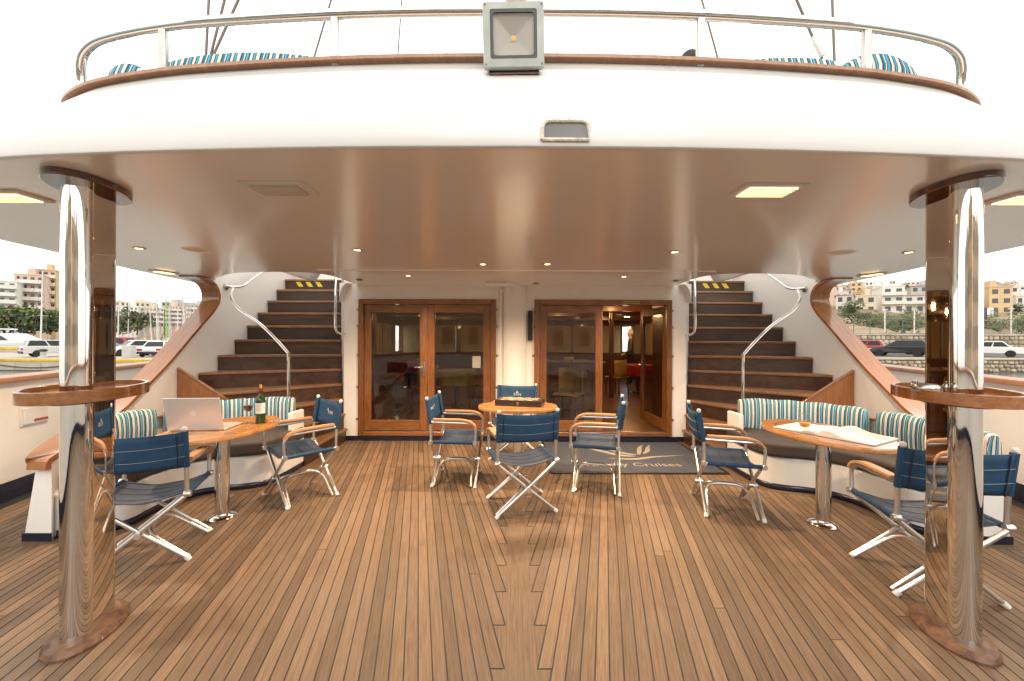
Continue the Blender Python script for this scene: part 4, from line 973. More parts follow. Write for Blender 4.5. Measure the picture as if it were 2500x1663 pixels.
def person(loc, rot, label, seated, mats, hair):
    t = thing('person', label, 'person', loc, local=True); t.rotation_euler = (0, 0, rot); V = []; E = []
    def v(p, r, par=None):
        V.append((p, r)); 
        if par is not None: E.append((par, len(V) - 1))
        return len(V) - 1
    hz = .48 if seated else .92
    pel = v((0, 0, hz), (.15, .11)); waist = v((0, .01, hz + .16), (.14, .10), pel); ch = v((0, 0, hz + .36), (.165, .115), waist); nb = v((0, .0, hz + .50), (.07, .06), ch)
    nk = v((0, .01, hz + .57), .052, nb); hd = v((0, .02, hz + .66), (.072, .085), nk); tp = v((0, .015, hz + .76), (.068, .08), hd); v((0, .105, hz + .655), .012, hd)
    for s in (-1, 1):
        sh = v((s * .18, 0, hz + .45), .058, ch); el = v((s * .24, .0, hz + .19), .043, sh)
        wr = v((s * .22, .16 if not seated else .2, hz + .05), .030, el); hn = v((s * .19, .22 if not seated else .27, hz + .03), (.036, .02), wr)
        for k in range(4): v((s * (.165 + .016 * k), .29 + (.012 if k in (1, 2) else 0), hz + .015), .0088, hn)
        v((s * .15, .25, hz + .05), .0095, wr)
        if seated:
            hp = v((s * .09, .03, hz), .085, pel); kn = v((s * .11, .45, hz + .02), .062, hp); an = v((s * .11, .47, .09), .042, kn); v((s * .12, .62, .04), .038, an)
        else:
            hp = v((s * .09, 0, hz - .08), .088, pel); kn = v((s * .1, .015, .5), .062, hp); an = v((s * .1, -.01, .09), .043, kn); v((s * .115, .14, .04), .04, an)
    wst = hz + .04
    def cuts(c):
        if c.z > hz + .535: return 0
        if c.y > .17 and c.z > hz - .02 and c.z < hz + .09 and not (seated and c.z < hz + .02): return 0
        if c.z < .085: return 2
        if seated: return 1 if c.z > hz + .06 else 2
        return 1 if c.z > wst - .02 else 2
    link('body', skin_mesh('body', V, E, 0, cuts, mats), t)
    mb = MB(); rows = []
    for j in range(9):
        th = R(4 + j * 13.5); row = []
        for i in range(21):
            ph = 2 * math.pi * i / 20; k = 1.0
            lim = .55 if math.sin(ph) > .35 else 1; tt = th * lim
            row.append((.083 * math.sin(tt) * math.cos(ph), .012 + .100 * math.sin(tt) * math.sin(ph), hz + .70 + .125 * math.cos(tt)))
        rows.append(row)
    mb.grid(rows); o = obj('hair', mb, hair, t, smooth=80)
    for s in (-1, 1):
        mb = MB(); mb.lathe([(0, 0), (.009, .003), (.011, .009), (0, .012)], (s * .031, .097, hz + .685), 8); obj('eye', mb, 'hair_dark', t)
    return t

# ================================================================ SALOON SEEN THROUGH THE DOORS
wood('saloon_floor', (.13, .05, .018), (.22, .095, .035), .3, .3, (12, 1, 12))
wood('saloon_panel', (.10, .034, .012), (.19, .068, .022), .3, .4, (10, 10, 1))
M('saloon_ceiling', (.40, .29, .17), .45, var=.03)
M('blind', (.52, .40, .22), .7, var=.06)
M('red_cloth', (.36, .02, .02), .8, var=.1); M('yellow_cloth', (.62, .48, .16), .8, var=.1); M('cream_cloth', (.66, .60, .50), .85, var=.06)
wood('wicker', (.30, .19, .06), (.46, .31, .11), .6, 0, (30, 30, 30))
mb = MB(); mb.box(-2.46, 2.46, 5.885, 7.08, -.02, .084); mb.box(-4.4, 4.4, 7.081, 15.5, -.02, .084); sf = struct('saloon_floor', mb, 'saloon_floor', smooth=0)
mb = MB(); mb.box(-2.46, 2.46, 5.885, 7.08, 2.26, 2.30); mb.box(-4.4, 4.4, 7.081, 15.5, 2.26, 2.30); sc_ = struct('saloon_ceiling', mb, 'saloon_ceiling', smooth=0)
for y in (7.4, 9.2, 11.2, 13.2): 
    mb = MB(); mb.box(-4.4, 4.4, y - .07, y + .07, 2.14, 2.259); obj('beam', mb, 'saloon_panel', sc_, bev=.005)
mb = MB()
for s in (-1, 1):
    a, b = sorted((s * 2.46, s * 2.50)); mb.box(a, b, 5.885, 7.05, .085, 2.259); a, b = sorted((s * 2.46, s * 4.4)); mb.box(a, b, 7.05, 7.1, .085, 2.259)
    a, b = sorted((s * 4.36, s * 4.4)); mb.box(a, b, 7.1, 15.5, .085, 1.05); mb.box(a, b, 7.1, 15.5, 2.0, 2.259); mb.box(a, b, 7.1, 9.3, 1.05, 2.0)
    for y in (9.3, 10.6, 11.9, 13.2, 14.5): mb.box(a, b, y, y + .25, 1.05, 2.0)
mb.box(-4.36, 4.36, 15.3, 15.5, .085, 1.05); mb.box(-4.36, 4.36, 15.3, 15.5, 2.0, 2.259)
for x in (-4.3, -3.2, -2.1, -1.0, .1, 1.2, 2.3, 3.2, 4.1): mb.box(x - .1, x + .1, 15.3, 15.5, 1.05, 2.0)
struct('saloon_wall', mb, 'saloon_panel', smooth=0)
k = 0
for x in (-3.75, -2.65, -1.55, -.45, .65, 1.75, 2.75, 3.65):
    t = thing('window_blind', ['first', 'second', 'third', 'fourth', 'fifth', 'sixth', 'seventh', 'eighth'][k] + ' slatted cream blind from port in the far saloon window row', 'blind', (x, 15.25, 1.05), 'saloon window blinds'); k += 1
    for j in range(5): mb = MB(); xx = x - .36 + j * .18; mb.box(xx - .0915, xx + .0915, 15.26 - .012 * (j % 2), 15.27 - .012 * (j % 2), 1.0, 2.03); obj('slat', mb, 'blind', t)
for s_ in (-1, 1):
    for q, y in enumerate((9.92, 11.22, 12.52, 13.82)):
        t = thing('window_blind', f"amber blind on the {'port' if s_ < 0 else 'starboard'} saloon side, {('first', 'second', 'third', 'fourth')[q]} window from aft", 'blind', (s_ * 4.34, y, 1.05), 'saloon window blinds')
        for j in range(4): mb = MB(); yy = y - .42 + j * .28; mb.box(*sorted((s_ * 4.345, s_ * 4.335)), yy - .132, yy + .132, 1.02, 2.02); obj('slat', mb, 'blind', t)
ct = thing('bar_counter', 'varnished bar counter just inside the open saloon door', 'counter', (1.25, 8.2, .085))
mb = MB(); mb.box(.55, 1.75, 7.9, 8.6, .086, 1.0); obj('counter_body', mb, 'saloon_panel', ct, bev=.01)
mb = MB(); mb.box(.5, 1.8, 7.85, 8.65, 1.001, 1.04); obj('counter_top', mb, 'varnish_x', ct, bev=.01)
for x in (.58, .98, 1.38): mb = MB(); mb.box(x, x + .34, 7.885, 7.899, .2, .9); obj('counter_panel', mb, 'varnish_z', ct, bev=.008)
def dining(x, y, cloth, lab):
    t = thing('dining_table', lab, 'table', (x, y, .085)); mb = MB(); mb.lathe([(.05, .086), (.05, .80)], (x, y, 0), 12); obj('leg', mb, 'dark_varnish', t); mb = MB(); mb.lathe([(0, .0861), (.25, .087), (.06, .14)], (x, y, 0), 16); obj('foot', mb, 'dark_varnish', t)
    mb = MB(); mb.lathe([(0, .825), (.45, .825), (.46, .8), (.44, .79), (0, .79)], (x, y, 0), 28); obj('tabletop', mb, 'varnish_light', t)
    n = 40; rows = [[((.465 + .03 * math.sin(i * 1.9) * (j > 1)) * math.cos(2 * math.pi * i / n) + x, (.465 + .03 * math.sin(i * 1.9) * (j > 1)) * math.sin(2 * math.pi * i / n) + y, z) for i in range(n + 1)] for j, z in enumerate((.831, .825, .68, .55))]
    mb = MB(); mb.grid(rows); mb.add([(p[0], p[1], .831) for p in rows[0][:-1]], [tuple(range(n))]); tag(obj('tablecloth', mb, cloth), lab.replace('round table', 'cloth on the round table'), 'tablecloth')
for a in ((3.3, 10.6, 'red_cloth', 'round table with a red cloth at the starboard saloon window'), (2.2, 12.6, 'cream_cloth', 'round table with a cream cloth deep in the saloon'), (-1.2, 8.4, 'yellow_cloth', 'round table with a yellow cloth behind the closed doors'), (-3.0, 11.5, 'red_cloth', 'round table with a red cloth on the port side of the saloon')): dining(*a)
def dchair():
    t = thing('wicker_chair', 'x', 'chair', (0, 0, 0), 'saloon dining chairs', local=True)
    for x in (-.2, .2):
        for y in (-.2, .2): mb = MB(); mb.tube([(x, y, 0), (x * .95, y * .95, .44)], .017, 8); obj('leg', mb, 'dark_varnish', t)
    mb = MB(); mb.box(-.22, .22, -.22, .22, .43, .47); obj('seat', mb, 'wicker', t, bev=.015)
    mb = MB(); rows = []
    for j in range(5): rows.append([(.24 * math.sin(R(-75 + 150 * i / 12)), -.03 - .2 * math.cos(R(-75 + 150 * i / 12)), .47 + .105 * j) for i in range(13)])
    mb.grid(rows); o = obj('backrest', mb, 'wicker', t); o.modifiers.new('t', 'SOLIDIFY').thickness = .02
    return t
c0 = dchair(); CP = [((2.65, 10.2), 40, 'red table, aft'), ((3.9, 10.1), -30, 'red table, outboard'), ((1.6, 12.1), 50, 'cream table'), ((-1.75, 7.9), 40, 'yellow table, outboard'), ((-.55, 8.0), -50, 'yellow table, inboard'), ((-2.4, 10.9), -40, 'port red table'), ((.95, 6.95), 150, 'bar counter')]
for i, (p, a, w) in enumerate(CP):
    o = c0 if i == 0 else copy_tree(c0); o.location = (p[0], p[1], .086); o.rotation_euler = (0, 0, R(a)); o['label'] = f'wicker backed saloon chair beside the {w}'
for i, (x, y) in enumerate(((-1.6, 7.0), (1.6, 7.0), (-1.2, 8.6), (1.4, 9.8), (2.4, 8.4), (3.3, 11.6), (2.2, 12.6), (-2.6, 11.2), (3.2, 10.2), (0.2, 11.6))):
    t = thing('saloon_light', f"lit round saloon ceiling light, {['first', 'second', 'third', 'fourth', 'fifth', 'sixth', 'seventh', 'eighth', 'ninth', 'tenth'][i]} of the scattered set", 'light', (x, y, 2.25), 'saloon ceiling lights')
    mb = MB(); mb.lathe([(0, 2.235), (.07, 2.236), (.085, 2.245), (.085, 2.2595)], (x, y, 0), 20); obj('diffuser', mb, 'spot_lit', t)
    if i in (3, 4, 5, 7, 9):
        ld = bpy.data.lights.new('saloon_lamp', 'POINT'); ld.energy = 16; ld.color = (1, .55, .22); ld.shadow_soft_size = .08; lo = bpy.data.objects.new('saloon_lamp', ld); C.objects.link(lo); lo.parent = t; lo.location = (0, 0, -.12)
person((3.62, 12.3, .086), R(75), 'grey haired person in an olive shirt standing inside the saloon', False, ['skin', 'olive_shirt', 'black_cloth'], 'hair_grey')
mb = MB(); mb.lathe([(.06, .085), (.06, 2.14)], (2.35, 9.6, 0), 14); tag(obj('saloon_pillar', mb, 'dark_varnish'), 'slim dark pillar standing in the saloon', 'pillar')

# ================================================================ UPPER DECK BITS ABOVE THE BULWARK
def upper_cushion(x0, x1, y0, y1, zb, zt, lab, arch=.02):
    mb = MB(); n = 16; rows = []; uv = []
    prof = [(-.05, 0), (-.06, .5), (-.055, .85), (-.03, .97), (0, 1), (.04, .97), (.06, .8), (.06, 0)]
    for i in range(n + 1):
        t = i / n; x = lerp(x0, x1, t); y = lerp(y0, y1, t); k = 1 - .5 * abs(2 * t - 1) ** 8
        h = (zt - zb) * (1 - arch * (2 * t - 1) ** 2 / .1 * .6) ; row = []
        for a, b in prof: row.append((x, y + a * k, zb + b * h)); uv.append((abs(x1 - x0) * t, b))
        rows.append(row)
    mb.grid(rows, uv=uv); tag(obj('lounge_cushion', mb, 'striped_canvas', smooth=70), lab, 'cushion', 'upper deck lounge cushions')
upper_cushion(-2.22, -1.08, 2.5, 2.5, 2.60, 3.262, 'long striped cushion showing over the upper bulwark on the port side', .016)
upper_cushion(-2.57, -2.33, 2.5, 2.5, 2.60, 3.19, 'narrow striped cushion at the port end of the guard rail', .02)
upper_cushion(1.40, 1.97, 2.5, 2.5, 2.60, 3.24, 'long low striped cushion showing over the upper bulwark on the starboard side', .004)
upper_cushion(1.985, 2.50, 2.52, 2.52, 2.60, 3.285, 'puffed striped cushion at the starboard end of the guard rail', .03)
us = thing('upper_bench', 'white bench along the inside of the upper bulwark', 'bench', (0, 2.5, 2.36))
mb = MB(); mb.box(-2.45, 2.45, 2.3, 2.75, 2.36, 2.598); obj('bench_base', mb, 'white_paint', us, bev=.01)
person((1.36, 3.16, 2.465), R(20), 'dark haired person seated on the upper deck, only the hair showing', True, ['skin', 'blue_cloth', 'black_cloth'], 'hair_dark')
st_ = bpy.data.objects['person.001'] if 'person.001' in bpy.data.objects else None
stool = thing('deck_stool', 'low white deck stool under the seated person', 'stool', (1.36, 3.16, 2.362)); mb = MB(); mb.box(1.16, 1.56, 2.96, 3.36, 2.79, 2.83); obj('seat', mb, 'white_paint', stool, bev=.008)
for x in (1.19, 1.53):
    for y in (2.99, 3.33): mb = MB(); mb.tube([(x, y, 2.36), (x, y, 2.79)], .015, 8); obj('leg', mb, 'steel', stool)
ms = thing('mast', 'tan painted mast rising behind the floodlight', 'mast', (0.01, 9.0, 2.36)); mb = MB(); mb.lathe([(.235, 2.3), (.235, 9), (.2, 16), (.15, 22)], (.02, 9.0, 0), 24); obj('spar', mb, 'mast_paint', ms)
mb = MB(); mb.tube([(.02, 8.7, 9.6), (.02, 3.4, 9.9)], .1, 12); obj('boom', mb, 'mast_paint', ms)
WR = [(500, 150, 507, 0, 4.1, .0125, 'steel shroud running straight up, outermost of three to port'), (509, 150, 546, 0, 4.1, .0125, 'steel shroud leaning inboard, middle of three to port'), (513, 150, 580, 0, 4.1, .0125, 'steel shroud leaning most, innermost of three to port'), (765, 140, 806, 0, 7, .016, 'single stay between the two port rail posts'),
      (969, 135, 978, 0, 6.5, .011, 'black halyard running straight up on the port side'), (1747, 130, 1711, 0, 7, .016, 'single stay beside the starboard rail post'), (2008, 150, 1943, 0, 4.1, .0125, 'thick stay with a rigging screw on the starboard side'), (2035, 150, 2029, 0, 4.1, .0125, 'thick upright shroud beside the rigging screw')]
for px, py, qx, qy, d, r, lab in WR:
    a, b = at(px, py, d), at(qx, qy, d); dirn = (b - a).normalized(); t = thing('stay', lab, 'rigging', a - dirn * ((a.z - (1.1 if abs(a.x) > 4.6 else 2.36)) / dirn.z), 'standing rigging'); mb = MB(); mb.tube([a - dirn * ((a.z - (1.1 if abs(a.x) > 4.6 else 2.36)) / dirn.z), b + dirn * 6], r, 8); obj('rope', mb, 'wire', t)
    if px == 2008:
        mb = MB(); T = Matrix.Translation(at(1994, 108, d - .03)) @ Matrix.Rotation(R(-25), 4, 'Y'); mb.box(-.031, .031, -.018, .018, -.125, .10, T=T); obj('rigging_screw', mb, 'cap_white', t, bev=.01)
for i, (px, py, qx, qy) in enumerate(((1021, 132, 1040, 0), (1052, 132, 1057, 0), (1075, 132, 1136, 0), (1120, 132, 1165, 0), (1322, 130, 1296, 0), (1373, 132, 1312, 0), (1425, 132, 1361, 0), (1450, 132, 1443, 0), (1481, 132, 1462, 0))):
    d = 14; a, b = at(px, py + 40, d), at(qx, qy, d); dirn = (b - a).normalized(); a = a - dirn * ((a.z - 2.4) / dirn.z)
    t = thing('halyard', f"thin distant halyard, {['first', 'second', 'third', 'fourth', 'fifth', 'sixth', 'seventh', 'eighth', 'ninth'][i]} from port around the floodlight", 'rigging', a, 'thin halyards behind the floodlight'); mb = MB(); mb.tube([a, b + dirn * 8], .011, 6); obj('line', mb, 'wire', t)
    if i in (2, 5): mb = MB(); mb.lathe([(0, -.06), (.03, -.03), (.03, .03), (0, .06)], a.lerp(b, .72), 8); obj('block', mb, 'cap_white', t)
# ensign staff astern
es = thing('ensign_staff', 'varnished staff with furled red ensign at the stern', 'flag', (0, -3.4, 0)); mb = MB(); mb.tube([(0, -3.45, 0), (0, -3.9, 2.9)], .03, 10); obj('staff', mb, 'varnish_z', es)
M('red_flag', (.45, .03, .03), .8, var=.15); mb = MB(); mb.grid([[(.05 * math.sin(j * 1.3) - .3 * i / 8 * (1 - j / 14), -3.9 + j * .03 + .06 * math.sin(i * 2.1), 2.8 - j * .16) for i in range(9)] for j in range(10)]); o = obj('flag', mb, 'red_flag', es); o.modifiers.new('t', 'SOLIDIFY').thickness = .004
# ================================================================ HARBOUR
m, n, l, b = nt('harbour_water'); b.inputs['Base Color'].default_value = (.06, .085, .07, 1); b.inputs['Roughness'].default_value = .08
tc = n.new('ShaderNodeTexCoord'); mp = n.new('ShaderNodeMapping'); mp.inputs['Scale'].default_value = (1, 1, 1); l.new(tc.outputs['Object'], mp.inputs[0])
nz = n.new('ShaderNodeTexNoise'); nz.inputs['Scale'].default_value = 1.4; nz.inputs['Detail'].default_value = 5; l.new(mp.outputs[0], nz.inputs['Vector'])
bp = n.new('ShaderNodeBump'); bp.inputs['Strength'].default_value = .6; bp.inputs['Distance'].default_value = .25; l.new(nz.outputs['Fac'], bp.inputs['Height']); l.new(bp.outputs[0], b.inputs['Normal'])
M('concrete', (.40, .36, .30), .85, var=.2, scale=.8, bump=.3, bscale=8)
M('asphalt', (.10, .098, .095), .9, var=.15, scale=1)
M('yellow_kerb', (.55, .36, .02), .7, var=.25, scale=1.5)
M('stone', (.42, .34, .25), .9, var=.25, scale=2, rand=.28, bump=.5, bscale=9)
M('mortar', (.24, .20, .15), .95, var=.2)
M('dry_slope', (.27, .20, .12), .95, var=.5, scale=.08, bump=.6, bscale=.7)
for nm, c in (('render_white', (.68, .65, .60)), ('render_cream', (.62, .52, .39)), ('render_pink', (.62, .44, .34)), ('render_ochre', (.58, .41, .24)), ('render_grey', (.46, .44, .41))): M(nm, c, .85, var=.08, scale=.4, rand=.05)
M('window_dark', (.045, .05, .055), .15, var=.3, spec=.6); M('window_green', (.05, .10, .07), .2, var=.2)
M('balcony_white', (.66, .63, .57), .8, var=.06); M('roof_tile', (.36, .13, .07), .8, var=.2, scale=3)
M('leaf_dark', (.055, .08, .03), .7, var=.4, scale=2); M('leaf_mid', (.11, .14, .038), .7, var=.4, scale=2); M('leaf_olive', (.145, .135, .06), .7, var=.4, scale=2); M('bark', (.12, .085, .06), .9)
M('gelcoat', (.74, .73, .71), .2, var=.02, coat=.4); M('boat_glass', (.02, .022, .025), .1); M('navy_cover', (.012, .018, .06), .7); M('spar_alu', (.58, .57, .55), .4, .3); M('spar_green', (.20, .52, .06), .4)
mb = MB(); mb.add([(-1500, -1500, -.95), (1500, -1500, -.95), (1500, 1500, -.95), (-1500, 1500, -.95)], [(0, 1, 2, 3)]); struct('water', mb, 'harbour_water', smooth=0)

# ---- port quay
mb = MB(); mb.box(-70, -18, 30.5, 45, -2, -.11); q1 = struct('port_quay', mb, 'concrete', smooth=0)
mb = MB(); mb.box(-70, -18, 30.44, 30.95, -.30, -.09); obj('yellow_kerb', mb, 'yellow_kerb', q1, bev=.03)
mb = MB(); mb.box(-70, -18, 31.6, 44.9, -.109, -.104); obj('quay_road', mb, 'concrete', q1)
for i in range(20):
    mb = MB(); x = -60 + i * 2; mb.box(x, x + 1.97, 30.41, 30.45, -.93, -.32); obj('face_slab', mb, 'concrete', q1, bev=.02)
lw = thing('low_wall', 'low concrete wall with yellow coping beyond the port quay cars', 'wall', (-60, 45.5, -.1)); mb = MB(); mb.box(-75, -51.5, 45.2, 45.9, -.12, .22); obj('wall_body', mb, 'concrete', lw); mb = MB(); mb.box(-75, -51.4, 45.15, 45.95, .22, .52); obj('coping', mb, 'yellow_kerb', lw, bev=.04)
chain = smooth_path([(-41.5, 30.4, -.2), (-38.5, 30.38, -.62), (-36.5, 30.38, -.74), (-34.5, 30.38, -.62), (-31.5, 30.4, -.2)], 6); mb = MB(); mb.tube(chain, .05, 6); tag(obj('mooring_chain', mb, 'bark'), 'dark slack chain hanging along the port quay face', 'chain')
def bollard(x, y, z, lab):
    t = thing('bollard', lab, 'bollard', (x, y, z)); mb = MB(); mb.lathe([(.3, 0), (.28, .1), (.17, .16), (.16, .5)], (x, y, z), 14); obj('post', mb, 'render_grey', t); mb = MB(); mb.lathe([(.16, .5), (.26, .56), (.25, .68), (.1, .74), (0, .74)], (x, y, z), 14); obj('head', mb, 'black_plastic', t)
bollard(-38.9, 33.0, -.104, 'grey mooring bollard with black head on the port quay')
mb = MB(); mb.tube([(-39.7, 37, .22), (-37.6, 37, .22)], .32, 14); tag(obj('fender', mb, 'black_plastic'), 'black cylindrical rubber fender lying on the port quay', 'fender')
bx = thing('service_box', 'pale grey electrical service box on the port quay', 'box', (-32.0, 33.2, -.1)); mb = MB(); mb.box(-32.4, -31.55, 33, 33.4, -.104, .95); obj('cabinet', mb, 'render_grey', bx, bev=.03); mb = MB(); mb.box(-32.33, -31.62, 32.985, 32.999, .0, .88); obj('cabinet_door', mb, 'render_grey', bx, bev=.01)

# ---- starboard quay, harbour road, stone walls
mb = MB(); mb.box(20, 75, 32.2, 47, -2, .0); q2 = struct('starboard_quay', mb, 'mortar', smooth=0)
mb = MB(); mb.box(20, 75, 32.05, 33.2, .0, .15); obj('quay_coping', mb, 'concrete', q2, bev=.03)
mb = MB(); mb.box(20, 75, 33.0, 33.35, .151, .165); obj('yellow_line', mb, 'yellow_kerb', q2)
mb = MB(); mb.box(20, 75, 33.2, 46.9, .0, .145); obj('harbour_road', mb, 'asphalt', q2)
def stone_mesh(seed):
    r = random.Random(seed); mb = MB(); n = 8; pts = [(.5 * (abs(math.cos(a)) ** .6) * math.copysign(1, math.cos(a)) * r.uniform(.84, 1), .5 * (abs(math.sin(a)) ** .6) * math.copysign(1, math.sin(a)) * r.uniform(.84, 1)) for a in [2 * math.pi * (i + .5) / n for i in range(n)]]
    vs = [(x, 0, z) for x, z in pts] + [(x * .93, -.06, z * .93) for x, z in pts] + [(x * .6, -.1, z * .6) for x, z in pts]
    mb.add(vs, [(i, (i + 1) % n, n + (i + 1) % n, n + i) for i in range(n)] + [(n + i, n + (i + 1) % n, 2 * n + (i + 1) % n, 2 * n + i) for i in range(n)] + [tuple(range(2 * n, 3 * n))])
    return mb.mesh('stone', 'stone', 50)
SM = [stone_mesh(i) for i in range(6)]
def stones(parent, x0, x1, y, z0, z1, h, w, wl=None):
    z = z0; row = 0
    while z < z1 - .05:
        x = x0 + random.uniform(0, w)
        while x < x1:
            ww = w * random.uniform(.7, 1.45); o = bpy.data.objects.new('stone', random.choice(SM)); C.objects.link(o)
            o.location = Vector((x + ww / 2, y, z + h / 2 + random.uniform(-.04, .04))) - Vector(wl or (0, 0, 0)); o.scale = (ww * .97, random.uniform(.7, 1.3), h * random.uniform(.88, 1.06)); o.parent = parent; x += ww
        z += h; row += 1
stones(q2, 23.5, 43, 32.18, -.95, -.02, .31, .42)
rw = thing('retaining_wall', 'rough stone retaining wall behind the harbour road', 'wall', (45, 47, .1)); mb = MB(); mb.box(28, 75, 46.9, 48, -.1, 2.2); obj('core', mb, 'mortar', rw); mb = MB(); mb.box(28, 75, 46.75, 48.05, 2.2, 2.4); obj('coping', mb, 'concrete', rw, bev=.03)
stones(rw, 33, 63, 46.88, .15, 2.18, .51, .62, rw['wloc'])

# ---- cars
M('tyre', (.02, .02, .02), .85); M('rim', (.45, .45, .45), .35, .7); M('car_glass', (.03, .037, .038), .2, spec=.18); M('tail_red', (.45, .015, .02), .25); M('head_clear', (.6, .6, .58), .15); M('plate_white', (.65, .65, .65), .5); M('bumper_dark', (.03, .03, .032), .6)
for nm, c in (('car_white', (.72, .71, .68)), ('car_black', (.012, .012, .013)), ('car_red', (.42, .02, .03)), ('car_blue', (.015, .025, .10)), ('car_silver', (.50, .50, .49))): M(nm, c, .3, var=.02, coat=.35, spec=.4)
def car(p, rot, paint, label, style='hatch', k=1.0):
    t = thing('parked_car', label, 'car', p, 'cars parked on the quays', local=True); t.rotation_euler = (0, 0, rot); t.scale = (k, k, k)
    L = {'hatch': 4.1, 'sedan': 4.5, 'suv': 4.6, 'estate': 4.3, 'van': 4.9}[style]; h = L / 2; wd = .86 if style != 'suv' else .93; top = {'hatch': 1.46, 'sedan': 1.40, 'suv': 1.68, 'estate': 1.48, 'van': 1.95}[style]; bl = {'hatch': .90, 'sedan': .86, 'suv': 1.02, 'estate': .90, 'van': 1.05}[style]
    low = [(-h, .32), (-h - .02, .55), (-h + .03, bl - .05), (-h + .25, bl), (h * .42, bl), (h - .35, bl - .12), (h - .06, bl - .28), (h, .5), (h - .03, .30)]
    cab = {'hatch': ((-h + .12, -h + .45), (h * .48, h * .05)), 'sedan': ((-h + .75, -h + 1.35), (h * .45, h * .02)), 'suv': ((-h + .1, -h + .35), (h * .46, h * .12)), 'estate': ((-h + .08, -h + .35), (h * .48, h * .05)), 'van': ((-h + .05, -h + .12), (h * .72, h * .45))}[style]
    mb = MB(); m = len(low)
    secs = [(-wd, .96, .02), (-wd * .93, 1, 0), (wd * .93, 1, 0), (wd, .96, .02)]
    vs = [(x * kx, y, z + dz * (z > .6) * -1) for y, kx, dz in secs for x, z in low]; fs = [tuple(range(m)), tuple(range(4 * m - 1, 3 * m - 1, -1))]
    for j in range(3): fs += [(j * m + i, j * m + (i + 1) % m, (j + 1) * m + (i + 1) % m, (j + 1) * m + i) for i in range(m)]
    mb.add(vs, fs)
    (r0, r1), (f0, f1) = cab; wb, wt = wd * .96, wd * .72
    c8 = [(r0, -wb, bl - .02), (f0, -wb, bl - .02), (f0, wb, bl - .02), (r0, wb, bl - .02), (r1, -wt, top), (f1, -wt, top), (f1, wt, top), (r1, wt, top)]
    mb.add(c8, [(0, 1, 5, 4), (1, 2, 6, 5), (2, 3, 7, 6), (3, 0, 4, 7), (4, 5, 6, 7)]); body = obj('body', mb, paint, t, bev=.05, seg=3, smooth=50)
    V = [Vector(v) for v in c8]
    def pane(a, b, c, d, u0, u1, v0, v1, off):
        P = lambda u, v: a.lerp(b, u).lerp(d.lerp(c, u), v); q = [P(u0, v0), P(u1, v0), P(u1, v1), P(u0, v1)]; nn = (q[1] - q[0]).cross(q[3] - q[0]).normalized(); cc = Vector((0, 0, 1.1))
        if nn.dot(q[0] - cc) < 0: nn = -nn
        mb = MB(); mb.add([x + nn * .012 for x in q], [(0, 1, 2, 3)]); obj('window', mb, 'car_glass', t, smooth=0)
    for a, b, c, d in ((0, 1, 5, 4), (3, 2, 6, 7)):
        pane(V[a], V[b], V[c], V[d], .06, .46, .14, .88, .01); pane(V[a], V[b], V[c], V[d], .5, .92, .14, .88, .01)
    pane(V[1], V[2], V[6], V[5], .07, .93, .1, .9, .01); pane(V[0], V[3], V[7], V[4], .08, .92, .12, .88, .01)
    wr = .31 if style != 'suv' else .37
    for x in (-h * .6, h * .6):
        for s in (-1, 1):
            mb = MB(); mb.lathe([(wr * .62, -.1), (wr * .95, -.1), (wr, -.06), (wr, .06), (wr * .95, .1), (wr * .62, .1)], (0, 0, 0), 22, T=Matrix.Translation((x, s * (wd - .06), wr)) @ Matrix.Rotation(R(90), 4, 'X')); w = obj('wheel', mb, 'tyre', t)
            mb = MB(); mb.lathe([(0, .07), (.05, .08), (wr * .3, .075), (wr * .6, .085), (wr * .64, .04), (wr * .64, -.04), (wr * .6, -.085), (0, -.07)], (0, 0, 0), 20, T=Matrix.Translation((x, s * (wd - .052), wr)) @ Matrix.Rotation(R(90), 4, 'X')); obj('rim', mb, 'rim', w)
    for s in (-1, 1):
        a, b = sorted((s * wd * .55, s * wd * .97)); mb = MB(); mb.box(-h - .035, -h + .12, a, b, bl - .30, bl - .10); obj('tail_light', mb, 'tail_red', t, bev=.02)
        mb = MB(); mb.box(h - .22, h - .02, a, b, .56, .70); obj('headlight', mb, 'head_clear', t, bev=.02)
    mb = MB(); mb.box(-h - .05, -h + .1, -wd * .98, wd * .98, .30, .50); obj('bumper', mb, 'bumper_dark' if paint in ('car_white', 'car_silver') else paint, t, bev=.03); mb = MB(); mb.box(h - .1, h + .04, -wd * .95, wd * .95, .28, .48); obj('bumper', mb, 'bumper_dark', t, bev=.03)
    mb = MB(); mb.box(-h - .058, -h - .03, -.26, .26, .58, .69); obj('number_plate', mb, 'plate_white', t)
    return t
def onq(px, d, z): v = at(px, 831, d); return (v.x, d, z)
car(onq(2196, 36.8, .146), R(128), 'car_black', 'black hatchback parked on the starboard harbour road', 'hatch')
car(onq(2100, 41, .146), R(128), 'car_red', 'red car half hidden beyond the black hatchback', 'hatch')
car(onq(2408, 36, .146), R(130), 'car_white', 'white saloon car parked on the starboard harbour road', 'sedan')
car(onq(2262, 41, .146), R(128), 'car_silver', 'silver car mostly hidden behind the starboard column', 'hatch')
car(onq(142, 35.5, -.103), R(58), 'car_silver', 'silver estate car on the port quay, tail towards the ship', 'estate')
car(onq(262, 37, -.103), R(15), 'car_blue', 'dark blue car parked on the port quay', 'sedan')
car(onq(328, 37.5, -.103), R(242), 'car_white', 'white off-roader parked nose outward on the port quay', 'suv', .88)
car(onq(392, 36.5, -.103), R(112), 'car_white', 'white saloon car at the inboard end of the port quay row', 'sedan')
car(onq(290, 43, -.103), R(5), 'car_red', 'red van with a white roof behind the port quay cars', 'van', .9)

